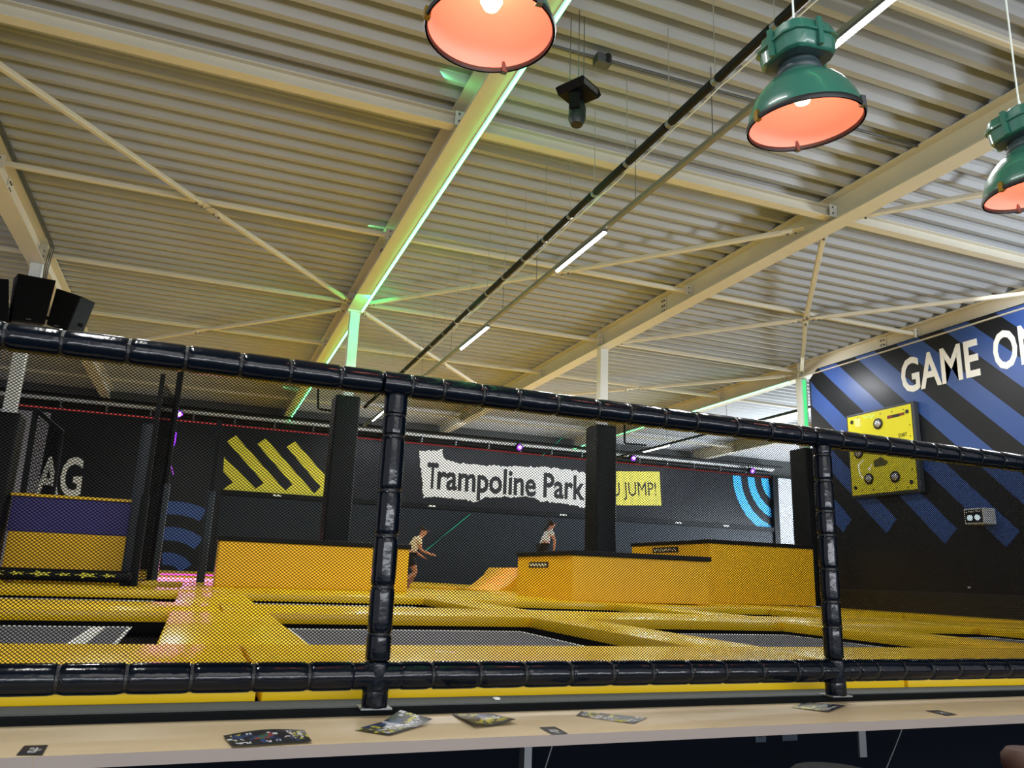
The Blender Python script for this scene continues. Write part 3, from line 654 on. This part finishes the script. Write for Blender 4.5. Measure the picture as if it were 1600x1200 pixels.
def person(c, s, lab, shirt, pose, ponytail, flip=1):
    """pose: dict of joint -> (x forward, y side, z up) for a child facing +X, metres, origin at the pelvis"""
    r = empty('person', (c[0], c[1], c[2])); tag(r, lab, 'person')
    J = {k: Vector((v[0]*s, v[1]*s, v[2]*s)) for k, v in pose.items()}
    names = ['pelvis', 'waist', 'chest', 'neck', 'head0', 'head1', 'shL', 'elL', 'wrL', 'haL', 'shR', 'elR', 'wrR', 'haR', 'hipL', 'knL', 'anL', 'toL', 'hipR', 'knR', 'anR', 'toR']
    rad = dict(pelvis=.085, waist=.075, chest=.09, neck=.038, head0=.062, head1=.072, shL=.045, elL=.032, wrL=.022, haL=.02, shR=.045, elR=.032, wrR=.022, haR=.02,
               hipL=.075, knL=.048, anL=.03, toL=.028, hipR=.075, knR=.048, anR=.03, toR=.028)
    bones = [('pelvis', 'waist'), ('waist', 'chest'), ('chest', 'neck'), ('neck', 'head0'), ('head0', 'head1'), ('chest', 'shL'), ('shL', 'elL'), ('elL', 'wrL'), ('wrL', 'haL'),
             ('chest', 'shR'), ('shR', 'elR'), ('elR', 'wrR'), ('wrR', 'haR'), ('pelvis', 'hipL'), ('hipL', 'knL'), ('knL', 'anL'), ('anL', 'toL'), ('pelvis', 'hipR'), ('hipR', 'knR'), ('knR', 'anR'), ('anR', 'toR')]
    jj = [(J[k], rad[k]*s) for k in names]; ix = {k: i for i, k in enumerate(names)}
    # fingers: five short chains from each hand
    ee = [(ix[a], ix[b]) for a, b in bones]
    for sd in 'LR':
        h = J['ha'+sd]; d = (h-J['wr'+sd]).normalized(); side = d.cross(Vector((0, 0, 1))).normalized()
        for f in range(5):
            a = (f-2)*.35; q = h+(d*math.cos(a)+side*math.sin(a))*.03*s; q2 = q+(d*math.cos(a)+side*math.sin(a))*(.04-.004*abs(f-2))*s+Vector((0, 0, -.012*s))
            jj.append((q, .010*s)); jj.append((q2, .008*s)); n0 = len(jj)
            ee += [(ix['ha'+sd], n0-2), (n0-2, n0-1)]
    skinfig('body', jj, ee, skin, r)
    def sub(nm, ks, bs, k, m, ext=None):
        l = [(J[q], rad[q]*s*k) for q in ks]; i2 = {q: i for i, q in enumerate(ks)}
        if ext:
            for (a, b, t, rr_) in ext:
                l.append((J[a].lerp(J[b], t), rr_*s)); bs = bs+[(a, len(l)-1)]
        skinfig(nm, l, [(i2[a], i2[b] if b in i2 else b) for a, b in bs], m, r)
    sub('tshirt', ['waist', 'pelvis', 'chest', 'shL', 'shR'], [('waist', 'pelvis'), ('waist', 'chest'), ('chest', 'shL'), ('chest', 'shR')], 1.18, shirt, [('shL', 'elL', .6, .05), ('shR', 'elR', .6, .05)])
    sub('shorts', ['pelvis', 'hipL', 'hipR'], [('pelvis', 'hipL'), ('pelvis', 'hipR')], 1.2, shorts, [('hipL', 'knL', .62, .078), ('hipR', 'knR', .62, .078)])
    hj = [(J['head1']+Vector((-.022, 0, .03))*s, .115*s), (J['head1']+Vector((-.06, 0, -.03))*s, .10*s)]; he = [(0, 1)]
    if ponytail: hj += [(J['head1']+Vector((-.10, 0, -.03))*s, .035*s), (J['head1']+Vector((-.17, 0, -.12))*s, .028*s), (J['head1']+Vector((-.18, 0, -.2))*s, .014*s)]; he += [(1, 2), (2, 3), (3, 4)]
    skinfig('hair', hj, he, hairm, r)
    hc = J['head1']; fb = B()
    for yy in (-.028, .028): fb.lathe([(.001, -.009), (.009, 0), (.001, .009)], 6, Vector(c)+hc+Vector((.068, yy, -.005))*s)
    put('eyes', fb, inkk, r)
    put('nose', B().lathe([(.001, .02), (.012, -.012), (.001, -.018)], 6, Vector(c)+hc+Vector((.078, 0, -.02))*s), skin, r)
    put('mouth', B().box(*[v for pair in zip((Vector(c)+hc+Vector((.068, -.018, -.052))*s), (Vector(c)+hc+Vector((.076, .018, -.046))*s)) for v in pair]), mat('lips', '9a5548', .6), r)
    return r
p1 = dict(pelvis=(0, 0, 0), waist=(.05, 0, .11), chest=(.12, 0, .25), neck=(.20, 0, .36), head0=(.24, 0, .42), head1=(.27, 0, .49), shL=(.13, .11, .31), elL=(.10, .17, .10), wrL=(.27, .15, .00), haL=(.32, .14, -.02),
          shR=(.13, -.11, .31), elR=(.16, -.17, .10), wrR=(.34, -.14, .04), haR=(.40, -.13, .03), hipL=(.0, .07, -.03), knL=(.16, .08, -.28), anL=(.02, .08, -.55), toL=(.13, .08, -.63),
          hipR=(.0, -.07, -.03), knR=(.12, -.08, -.30), anR=(-.12, -.08, -.46), toR=(-.14, -.08, -.58))
g = PY(641, 868, 18.6)
zf = -.53+zt(g.x, 18.6)
person((g.x-.02, 18.6, g.z+.0), (g.z-zf)/.64, 'dark-haired child in cream t-shirt and black shorts leaning beside the left yellow box', shirtc, p1, False)
p2 = dict(pelvis=(0, 0, 0), waist=(.05, 0, .11), chest=(.12, 0, .25), neck=(.17, 0, .36), head0=(.20, 0, .42), head1=(.22, 0, .50), shL=(.13, .11, .31), elL=(.20, .15, .12), wrL=(.16, .13, -.06), haL=(.16, .12, -.11),
          shR=(.13, -.11, .31), elR=(.20, -.15, .12), wrR=(.20, -.13, -.06), haR=(.20, -.12, -.11), hipL=(.0, .07, -.03), knL=(.20, .09, -.20), anL=(.28, .09, -.38), toL=(.38, .09, -.42),
          hipR=(.0, -.07, -.03), knR=(.06, -.09, -.23), anR=(-.12, -.08, -.37), toR=(-.04, -.08, -.42))
g = PY(848, 853, 19.4)
person((g.x, 19.4, g.z), (g.z-.27)/.455, 'child with ponytail in white t-shirt and black shorts behind the middle yellow box', shirtw, p2, True)
# ------------------------------------------------------------------ game panel and button box on the right wall
r = empty('game_panel', (14.0, 13.4, 3.05)); tag(r, 'square yellow game panel with round push buttons on the striped wall', 'game panel')
Q = [PX(*q, 13.95) for q in ((1326, 652), (1423, 634), (1433, 764), (1334, 770))]
yA, yB, zA, zB = 14.17, 12.37, 2.11, 3.94
put('dark_casing', B().box(13.94, 14.095, yB-.06, yA+.06, zA-.06, zB+.06), mat('charcoal_casing', '33373a', .5), r, bevel=.03)
fc = put('yellow_face', B().box(13.925, 13.94, yB, yA, zA, zB), mat('yellow_panel_face', 'd6d01c', .35, 0, .04, 3), r, bevel=.006)
def at(px, py): p = PX(px, py, 13.92); return Vector((13.922, p.y, p.z))
for (px, py) in ((1372, 662), (1342, 708), (1358, 748), (1399, 745)):
    p = at(px, py); bt = put('push_button', B().lathe([(.125, 0), (.125, .02), (.095, .03), (.095, .0)], 24, p, (-1, 0, 0)), rimk, r, smooth=True)
    put('clear_dome', B().lathe([(.092, .004), (.085, .03), (.06, .05), (.03, .06), (.001, .063)], 20, p, (-1, 0, 0)), chrome, bt, smooth=True)
for (px, py) in ((1331, 660), (1417, 643), (1424, 753), (1337, 762)):
    p = at(px, py); put('corner_fixing', B().lathe([(.045, 0), (.045, .008)], 16, p, (-1, 0, 0), True), inkk, r)
sm = B()
for i in range(5):
    for (a, c) in (((1331, 655), (1420, 638)), ((1338, 767), (1428, 761)), ((1330, 670), (1335, 755)), ((1421, 655), (1426, 742))):
        t = (i+.5)/5; p = at(a[0]+(c[0]-a[0])*t, a[1]+(c[1]-a[1])*t); sm.lathe([(.014, 0), (.014, .006)], 6, p, (-1, 0, 0), True)
put('small_screw', sm, inkk, r, kind='stuff')
text('start_lettering', 'START', at(1404, 684), at(1417, 681), .085, nx, inkk, r, t=.003)
put('logo_print', B().prism([at(1386, 655), at(1413, 648), at(1413, 644), at(1386, 650)], (-.002, 0, 0)), mat('maroon_print', '6b1f14', .5), r)
put('logo_print', B().prism([at(1394, 653), at(1405, 650.5), at(1405, 646), at(1394, 649)], (-.004, 0, 0)), inkk, r)
put('paper_note', B().prism([at(1334, 655), at(1344, 653), at(1345, 666), at(1337, 668)], (-.002, 0, 0)), mat('pale_yellow_paper', 'e9df8a', .6), r)
put('centre_graphic', B().prism([at(1365, 720), at(1376, 714), at(1388, 722), at(1384, 727), at(1366, 730)], (-.002, 0, 0)), mat('olive_print', '4e4a1a', .6, 0, .8, 30), r)
put('white_neon_tube', B().tube([at(1349, 718), at(1341, 727), at(1344, 742), at(1348, 747)], .016, 6), e_whl, r)
put('white_neon_tube', B().tube([at(1362, 726), at(1357, 734), at(1360, 735)], .014, 6), e_whl, r)
put('green_neon_tube', B().tube([at(1348, 650), at(1353, 653), at(1359, 649), at(1362, 653), at(1365, 648)], .012, 6), emis('lime_neon', (.7, 1, .3), 1.1), r)
r = empty('button_box', (13.98, 11.2, 1.5)); tag(r, 'small pale wall box with two lit round buttons and black face', 'control box')
y1_, y0_, z0_, z1_ = 11.22, 10.80, 1.31, 1.61
put('casing', B().box(13.78, 14.095, y0_, y1_, z0_, z1_), boxw, r, bevel=.01)
put('black_face', B().box(13.772, 13.78, y0_+.03, y1_-.03, z0_+.03, z1_-.03), scr, r)
for yy in (y0_+.13, y1_-.13):
    bt = put('lit_button', B().lathe([(.055, 0), (.055, .015), (.001, .02)], 18, (13.772, yy, z0_+.12), (-1, 0, 0)), e_btn, r)
text('mode_lettering', '2 Player Mode', (13.771, y1_-.05, z1_-.075), (13.771, y0_+.05, z1_-.075), .035, nx, cream, r, t=.002)
# ------------------------------------------------------------------ front net frame: padded rails and posts, netting
def RY(x): return 3.2+.016513*x
def sleeve(a, c, R, seed):
    rnd = random.Random(seed); a = Vector(a); c = Vector(c); L = (c-a).length; d = (c-a)/L
    aa = Vector((0, 0, 1)) if abs(d.z) < .9 else Vector((1, 0, 0)); u = d.cross(aa).normalized(); v = d.cross(u); nr = 18
    rs = []
    for t, k in ((0, .86), (.015, .93), (.04, .975), (.12, 1.0), (.35, 1.005), (.5, 1.005), (.65, 1.005), (.88, 1.0), (.96, .975), (.985, .93), (1, .86)):
        rg = []
        for i in range(nr):
            an = i*2*math.pi/nr; w_ = 1+rnd.uniform(-1, 1)*(.035 if .02 < t < .1 or .9 < t < .98 else .008)
            rg.append(a+d*(L*t)+(u*math.cos(an)+v*math.sin(an))*R*k*w_)
        rs.append(rg)
    return B().rings(rs)
def padded(name, pts, R, lab, seed, short=False):
    r = empty(name, pts[0]); tag(r, lab, 'rail' if 'rail' in name else 'post')
    for i in range(len(pts)-1):
        a = Vector(pts[i]); c = Vector(pts[i+1]); d = (c-a).normalized()
        put('foam_sleeve', sleeve(a+d*.003, c-d*.003, R, seed+i), vinyl, r, smooth=True)
    for i in range(1, len(pts)-1):
        a = Vector(pts[i]); d = (Vector(pts[i+1])-a).normalized()
        put('cable_tie', B().tube([a-d*.006, a+d*.006], R*.91, 18), vinylk, r)
        t = put('tie_tail', B().tube([a+Vector((0, -R*.8, R*.25)), a+Vector((.012, -R*1.02, R*.15)), a+Vector((.02, -R*1.05, -.005))], .0022, 4), vinylk, r)
    return r
ZT, ZBt, RR = .775, -.387, .0525
tx_ = [-3.1, -2.9, -2.7, -2.5, -2.3, -2.1, -1.9, -1.7, -1.5, -1.31, -1.12, -.92, -.72, -.54, -.32, -.12, .08, .27, .47, .645]
padded('top_rail', [(x, RY(x), ZT) for x in tx_], RR, 'navy-black foam-padded top rail of the net, left of the front post', 10)
padded('top_rail', [(x, RY(x), ZT) for x in (.645, .77, .91, 1.09, 1.26, 1.45, 1.66, 1.83, 2.02, 2.2, 2.44, 2.65, 2.84, 2.94)], RR, 'navy-black foam-padded top rail between the two net posts', 40)
padded('top_rail', [(x, RY(x), ZT) for x in (2.94, 3.12, 3.28, 3.45, 3.63, 3.80, 3.98, 4.16, 4.34, 4.53, 4.72, 4.9, 5.1, 5.3, 5.5, 5.7, 5.9, 6.1, 6.3, 6.5, 6.7, 6.9)], RR, 'navy-black foam-padded top rail running out at the right', 70)
padded('bottom_rail', [(x, RY(x), ZBt) for x in (-3.1, -2.9, -2.7, -2.5, -2.3, -2.0, -1.8, -1.6, -1.4, -1.2, -.99, -.78, -.58, -.38, -.17, .04, .25, .45, .62)], RR, 'navy-black foam-padded bottom rail of the net, left of the front post', 100)
padded('bottom_rail', [(x, RY(x), ZBt) for x in (.80, .93, 1.13, 1.33, 1.54, 1.74, 1.94, 2.14, 2.33, 2.54, 2.75, 2.89, 2.95)], RR, 'navy-black foam-padded bottom rail between the two net posts', 130)
padded('bottom_rail', [(x, RY(x), ZBt) for x in (3.06, 3.12, 3.25, 3.43, 3.62, 3.82, 4.02, 4.2, 4.4, 4.6, 4.8, 5.0, 5.2, 5.4, 5.6, 5.8, 6.0, 6.2, 6.4, 6.6, 6.8)], RR, 'navy-black foam-padded bottom rail running out at the right', 160)
XP = (.712, 3.005)
pl_ = padded('net_post', [(XP[0], RY(.71), z) for z in (.735, .641, .553, .328, .147, -.053, -.231, -.333)], .0485, 'navy-black padded upright post of the front net, left one', 200)
pr2 = padded('net_post', [(XP[1], RY(3), z) for z in (.735, .684, .549, .39, .269, .099, -.059, -.182, -.333)], .0465, 'navy-black padded upright post of the front net, right one', 230)
for par, x in ((pl_, XP[0]), (pr2, XP[1])):
    a = Vector((x, RY(x), 0))
    put('wrapped_joint', sleeve(a+Vector((0, 0, -.333)), a+Vector((0, 0, -.445)), .052, 5), vinyl, par, smooth=True)
    put('wrapped_joint', sleeve(a+Vector((-.10, 0, ZBt)), a+Vector((.10, 0, ZBt)), .050, 6), vinyl, par, smooth=True)
    put('foot_sleeve', sleeve(a+Vector((0, 0, -.43)), a+Vector((0, 0, -.503)), .050, 7), vinyl, par, smooth=True)
    put('base_plate', B().box(x-.06, x+.06, RY(x)-.045, RY(x)+.06, -.505, -.499), grey, par)
net('front_net', (-3.1, RY(-3.1), ZBt), (10.0, 10.0*.016513, 0), (0, 0, ZT-ZBt), .0150, .0118, .0023, 'fine black diamond netting between the padded rails')
# ------------------------------------------------------------------ counter and what lies on it
ZC = -.533
ct = empty('counter', (2, 3, ZC)); tag(ct, 'long pale maple counter in front of the net', 'counter')
put('worktop', B().box(-2.2, 1.95, 2.72, 3.205, ZC-.036, ZC).box(1.952, 6.5, 2.72, 3.205, ZC-.036, ZC), wood, ct, fn=rr)
put('front_edge', B().box(-2.2, -.352, 2.717, 2.7201, ZC-.036, ZC).box(-.350, 6.5, 2.717, 2.7201, ZC-.036, ZC), woode, ct, fn=rr)
put('leg', B().box(1.235, 1.265, 2.93, 2.98, -1.6, ZC-.036), grey, ct, fn=rr)
br = put('wall_bracket', B().box(2.86, 2.90, 2.92, 2.93, -.72, ZC-.036).box(2.86, 2.90, 2.92, 3.2, ZC-.046, ZC-.036), grey, ct, fn=rr)
put('wall_bracket', B().box(5.0, 5.04, 2.92, 2.93, -.72, ZC-.036), grey, ct, fn=rr)
kw = put('kick_wall', B().box(-2.6, 7, 3.22, 3.28, -1.6, -.56), navy, fn=rr, kind='structure')
kw.name = 'wall_counter'
for (x, s) in ((2.55, .03), (2.72, .045)):
    pp = put('socket_plate', B().box(x-s, x+s, 3.212, 3.22, -.70, -.70+2*s), mat('navy_plate', '1c2c3c', .4), kw, fn=rr)
    put('hole', B().lathe([(s*.4, 0), (s*.4, .004)], 12, (x, 3.212, -.70+s), (0, -1, 0), True), inkk, kw, fn=rr)
def cable(name, pts, lab):
    return put(name, B().tube(pts, .003, 5), grey, org=pts[0], label=lab, cat='cable')
cable('thin_cable', [PY(863, 1165, 3.1), PY(852, 1200, 3.1), PY(840, 1240, 3.1)], 'thin cable hanging under the counter beside its steel leg')
cable('thin_cable', [PY(1412, 1132, 3.15), PY(1398, 1168, 3.15), PY(1383, 1205, 3.15)], 'thin cable hanging under the counter right of the bracket')
def stool(x, y, z, R, m, lab):
    r = empty('bar_stool', (x, y, -1.6)); tag(r, lab, 'stool')
    put('seat', B().lathe([(.02, 0), (R*.8, 0), (R, -.025), (R*1.0, -.06), (R*.9, -.085), (.02, -.09)], 32, (x, y, z), None, True), m, r, smooth=True)
    put('stem', B().tube([(x, y, z-.09), (x, y, -1.57)], .025, 12), grey, r)
    put('foot_ring', B().tube([(x+.15*math.cos(a*math.pi/8), y+.15*math.sin(a*math.pi/8), -1.3) for a in range(17)], .01, 6), grey, r)
    put('foot_plate', B().lathe([(.2, 0), (.2, .02), (.03, .03)], 24, (x, y, -1.6), None, True), grey, r)
stool(2.12, 2.32, -.60, .165, mat('dark_stool_vinyl', '0a1014', .6, spec=.15), 'round dark stool top under the counter, right of centre')
g = PY(1606, 1195, 2.3); stool(g.x+.02, 2.3, -.565, .10, brown, 'brown rounded stool top cut by the right picture edge')
pal = [mat('ink_navy', '141a2c', .3), mat('ink_blue', '27406f', .3), mat('ink_white', 'c9ccd0', .35), mat('ink_yellow', 'c9c42c', .35), mat('ink_olive', '57501f', .35), mat('ink_teal', '2c5f58', .35), mat('ink_red', '8a3a30', .35), mat('ink_grey', '7c8084', .35)]
def flyer(q, pat, lab, curl, grp=None, name='flyer', cat='flyer', th=.0006):
    P = [Vector((PZ(x, y, ZC).x, PZ(x, y, ZC).y, ZC+.001)) for x, y in q]
    rf = random.Random(len(lab)); fine = []
    for row in pat:
        for _ in range(2): fine.append([(ch if (ch in '01' or rf.random() > (.42 if ch in '23' else .25)) else rf.choice('01047')) for ch in row for _k in range(3)])
    pat = fine
    nu, nv = len(pat[0]), len(pat); b = B()
    def pt(u, v):
        p = P[0].lerp(P[1], u).lerp(P[3].lerp(P[2], u), v); return Vector((p.x, p.y, p.z+curl(u, v)))
    for j in range(nv):
        for i in range(nu):
            a, b_, c, d = pt(i/nu, j/nv), pt((i+1)/nu, j/nv), pt((i+1)/nu, (j+1)/nv), pt(i/nu, (j+1)/nv)
            b.add([a, b_, c, d], [(0, 1, 2, 3)], int(pat[j][i]))
    r = put(name, b, pal, org=(P[0]+P[2])/2, label=lab, cat=cat, group=grp)
    return r
g_ = 'printed flyers lying on the counter'
flyer([(348, 1153), (475, 1144), (487, 1162), (363, 1170)], ['0000000000000000', '0330200020002030', '0111100562002320', '2010015560002323', '0220165610022323', '0000001001001230', '0222001202000100', '0000000000000000'],
      'navy flyer with small map and pale stripes at the left of the counter', lambda u, v: .006+.010*math.sin(u*3.1)*(1-v), g_)
flyer([(553, 1142), (625, 1122), (676, 1131), (608, 1151)], ['3311100200002', '3403111110022', '4343011111003', '0474221110003', '3722272203332', '4373227722720', '0237232777200', '0000000000000'],
      'curled flyer with blue block and yellow grey print beside the front post', lambda u, v: .004+.03*max(0, u-.6)*2*(1-.5*v), g_)
flyer([(706, 1117), (770, 1117), (806, 1132), (740, 1139)], ['033343311100', '044434111100', '044441171220', '444403433220', '044033330333', '043303303330', '000000000000'],
      'flyer with yellow curve print lying right of the front post', lambda u, v: .003+.014*abs(u-.5)*2*v, g_)
flyer([(908, 1112), (1012, 1122), (990, 1132), (900, 1119)], ['07333004300000220', '02344474341110000', '07234224223111220', '02333222277733200', '00002220222333000'],
      'flat grey yellow flyer with blue end in the middle of the counter', lambda u, v: .001, g_)
flyer([(1237, 1106), (1258, 1097), (1322, 1104), (1295, 1114)], ['3300', '3404', '3440', '3044', '3340', '0447', '3002', '3400', '0220', '0000'],
      'dark flyer with yellow edge near the right net post', lambda u, v: .001+.004*v, g_)
ct_ = 'small black table cards on the counter'
for q, s in (([(25, 1181), (38, 1166), (75, 1165), (66, 1181)], 'at the left end of the counter'), ([(842, 1137), (867, 1136), (888, 1147), (863, 1149)], 'on the counter edge, middle'), ([(1445, 1111), (1465, 1110), (1496, 1117), (1479, 1119)], 'on the counter edge, right side')):
    flyer(q, ['00000000', '00000000', '00277200', '00222200', '00077000', '00000000'], 'small black card with tiny grey print '+s, lambda u, v: .001, ct_, 'table_card', 'card')
# a bit of litter on the ledge
put('paper_scrap', B().box(1.24, 1.265, 3.30, 3.33, -.499, -.490), cream, org=(1.25, 3.31, -.5), label='tiny white paper scrap on the black ledge', cat='scrap', bevel=.003)
# ------------------------------------------------------------------ green pendant lamps
def lamp(x, y, z, lab, tilt):
    r = empty('pendant_lamp', (x, y, z)); tag(r, lab, 'lamp', 'green industrial pendant lamps above the counter')
    R = .252; T = Matrix.Rotation(tilt[0], 3, 'X')@Matrix.Rotation(tilt[1], 3, 'Y'); c = Vector((x, y, z))
    def f(v): return c+T@Vector(v)
    out = [(R, 0), (R*1.005, .012), (R*.985, .035), (R*.96, .06), (R*.95, .065), (R*.90, .10), (R*.80, .145), (R*.66, .185), (R*.52, .21), (R*.42, .225), (R*.36, .245)]
    inn = [(a-.006, b_-.004) for a, b_ in out]
    put('shade', B().lathe(out, 48), greenm, r, smooth=True, fn=f)
    put('reflector', B().lathe([(a-.006, max(0.002, b_-.006)) for a, b_ in out]+[(.001, .24)], 48), salmon, r, smooth=True, fn=f)
    put('rim', B().lathe([(R+.004, -.008), (R+.009, .004), (R+.004, .016), (R-.006, .014), (R-.008, 0), (R-.004, -.008)], 48), rimk, r, smooth=True, fn=f)
    put('neck', B().lathe([(.092, .235), (.10, .245), (.10, .262), (.094, .268), (.094, .280), (.085, .285), (.085, .30)], 32), greend, r, smooth=True, fn=f)
    hb = B()
    def sect(z0, sx, sy_): return [Vector((sx*s_, sy_*t_, z0)) for s_, t_ in ((-1, -.55), (-.8, -.9), (-.5, -1), (.5, -1), (.8, -.9), (1, -.55), (1, .55), (.8, .9), (.5, 1), (-.5, 1), (-.8, .9), (-1, .55))]
    hs = put('gear_housing', B().rings([sect(.30, .11, .115), sect(.315, .135, .135), sect(.375, .14, .14), sect(.378, .152, .152), sect(.388, .152, .152), sect(.391, .14, .14), sect(.435, .132, .132), sect(.452, .10, .10)]), greenm, r, smooth=True, fn=f)
    put('underside', B().rings([sect(.293, .09, .09), sect(.301, .125, .125)]), greend, hs, fn=f)
    for a in (-1, 1):
        put('cast_rib', B().box(-.012, .012, a*.148-.008, a*.148+.008, .31, .44), greenm, hs, fn=f)
        put('cast_rib', B().box(a*.148-.008, a*.148+.008, -.012, .012, .31, .44), greenm, hs, fn=f)
    put('top_boss', B().lathe([(.075, .45), (.072, .47), (.05, .485), (.012, .49)], 20, cap=True), greenm, hs, smooth=True, fn=f)
    for k in range(3):
        a = math.radians(25+120*k)+.55
        q = Vector((R*math.cos(a), R*math.sin(a), .005))
        put('spring_clip', B().box(q.x-.012, q.x+.012, q.y-.012, q.y+.012, -.012, .035), brass if k == 1 else bolt, r, fn=f)
    put('bulb', B().lathe([(.001, .095), (.03, .105), (.045, .135), (.04, .17), (.022, .21), (.02, .235)], 20), e_bulb, r, smooth=True, fn=f)
    t = f((0, 0, .49)); put('hanging_cord', B().tube([t, t+Vector((0, 0, .2)), Vector((x-.02, y, 5.75))], .005, 6), cordm, r)
    put('cord_hook', B().tube([t+Vector((0, 0, -.005)), t+Vector((.012, 0, .02)), t+Vector((0, 0, .05))], .004, 6), cordm, r)
    for (dz, e_) in ((.075, 1.75),):
        l = bpy.data.lights.new('lamp_light', 'POINT'); l.energy = e_; l.color = (1, .47, .38); l.shadow_soft_size = .05
        lo = bpy.data.objects.new('lamp_light', l); COL.objects.link(lo); q = f((0, 0, dz)); lo.location = (q.x, q.y, q.z+H)
lamp(.835, 2.56, 2.085, 'green pendant lamp at the top, cut by the picture edge, leftmost of three', (0, 0))
lamp(2.345, 2.52, 2.045, 'complete green pendant lamp with glowing salmon inside, middle of three', (.04, -.10))
lamp(3.86, 2.52, 2.045, 'green pendant lamp cut by the right picture edge, rightmost of three', (0, -.12))
for o in bpy.data.objects:
    if '_o' in o.keys(): del o['_o']
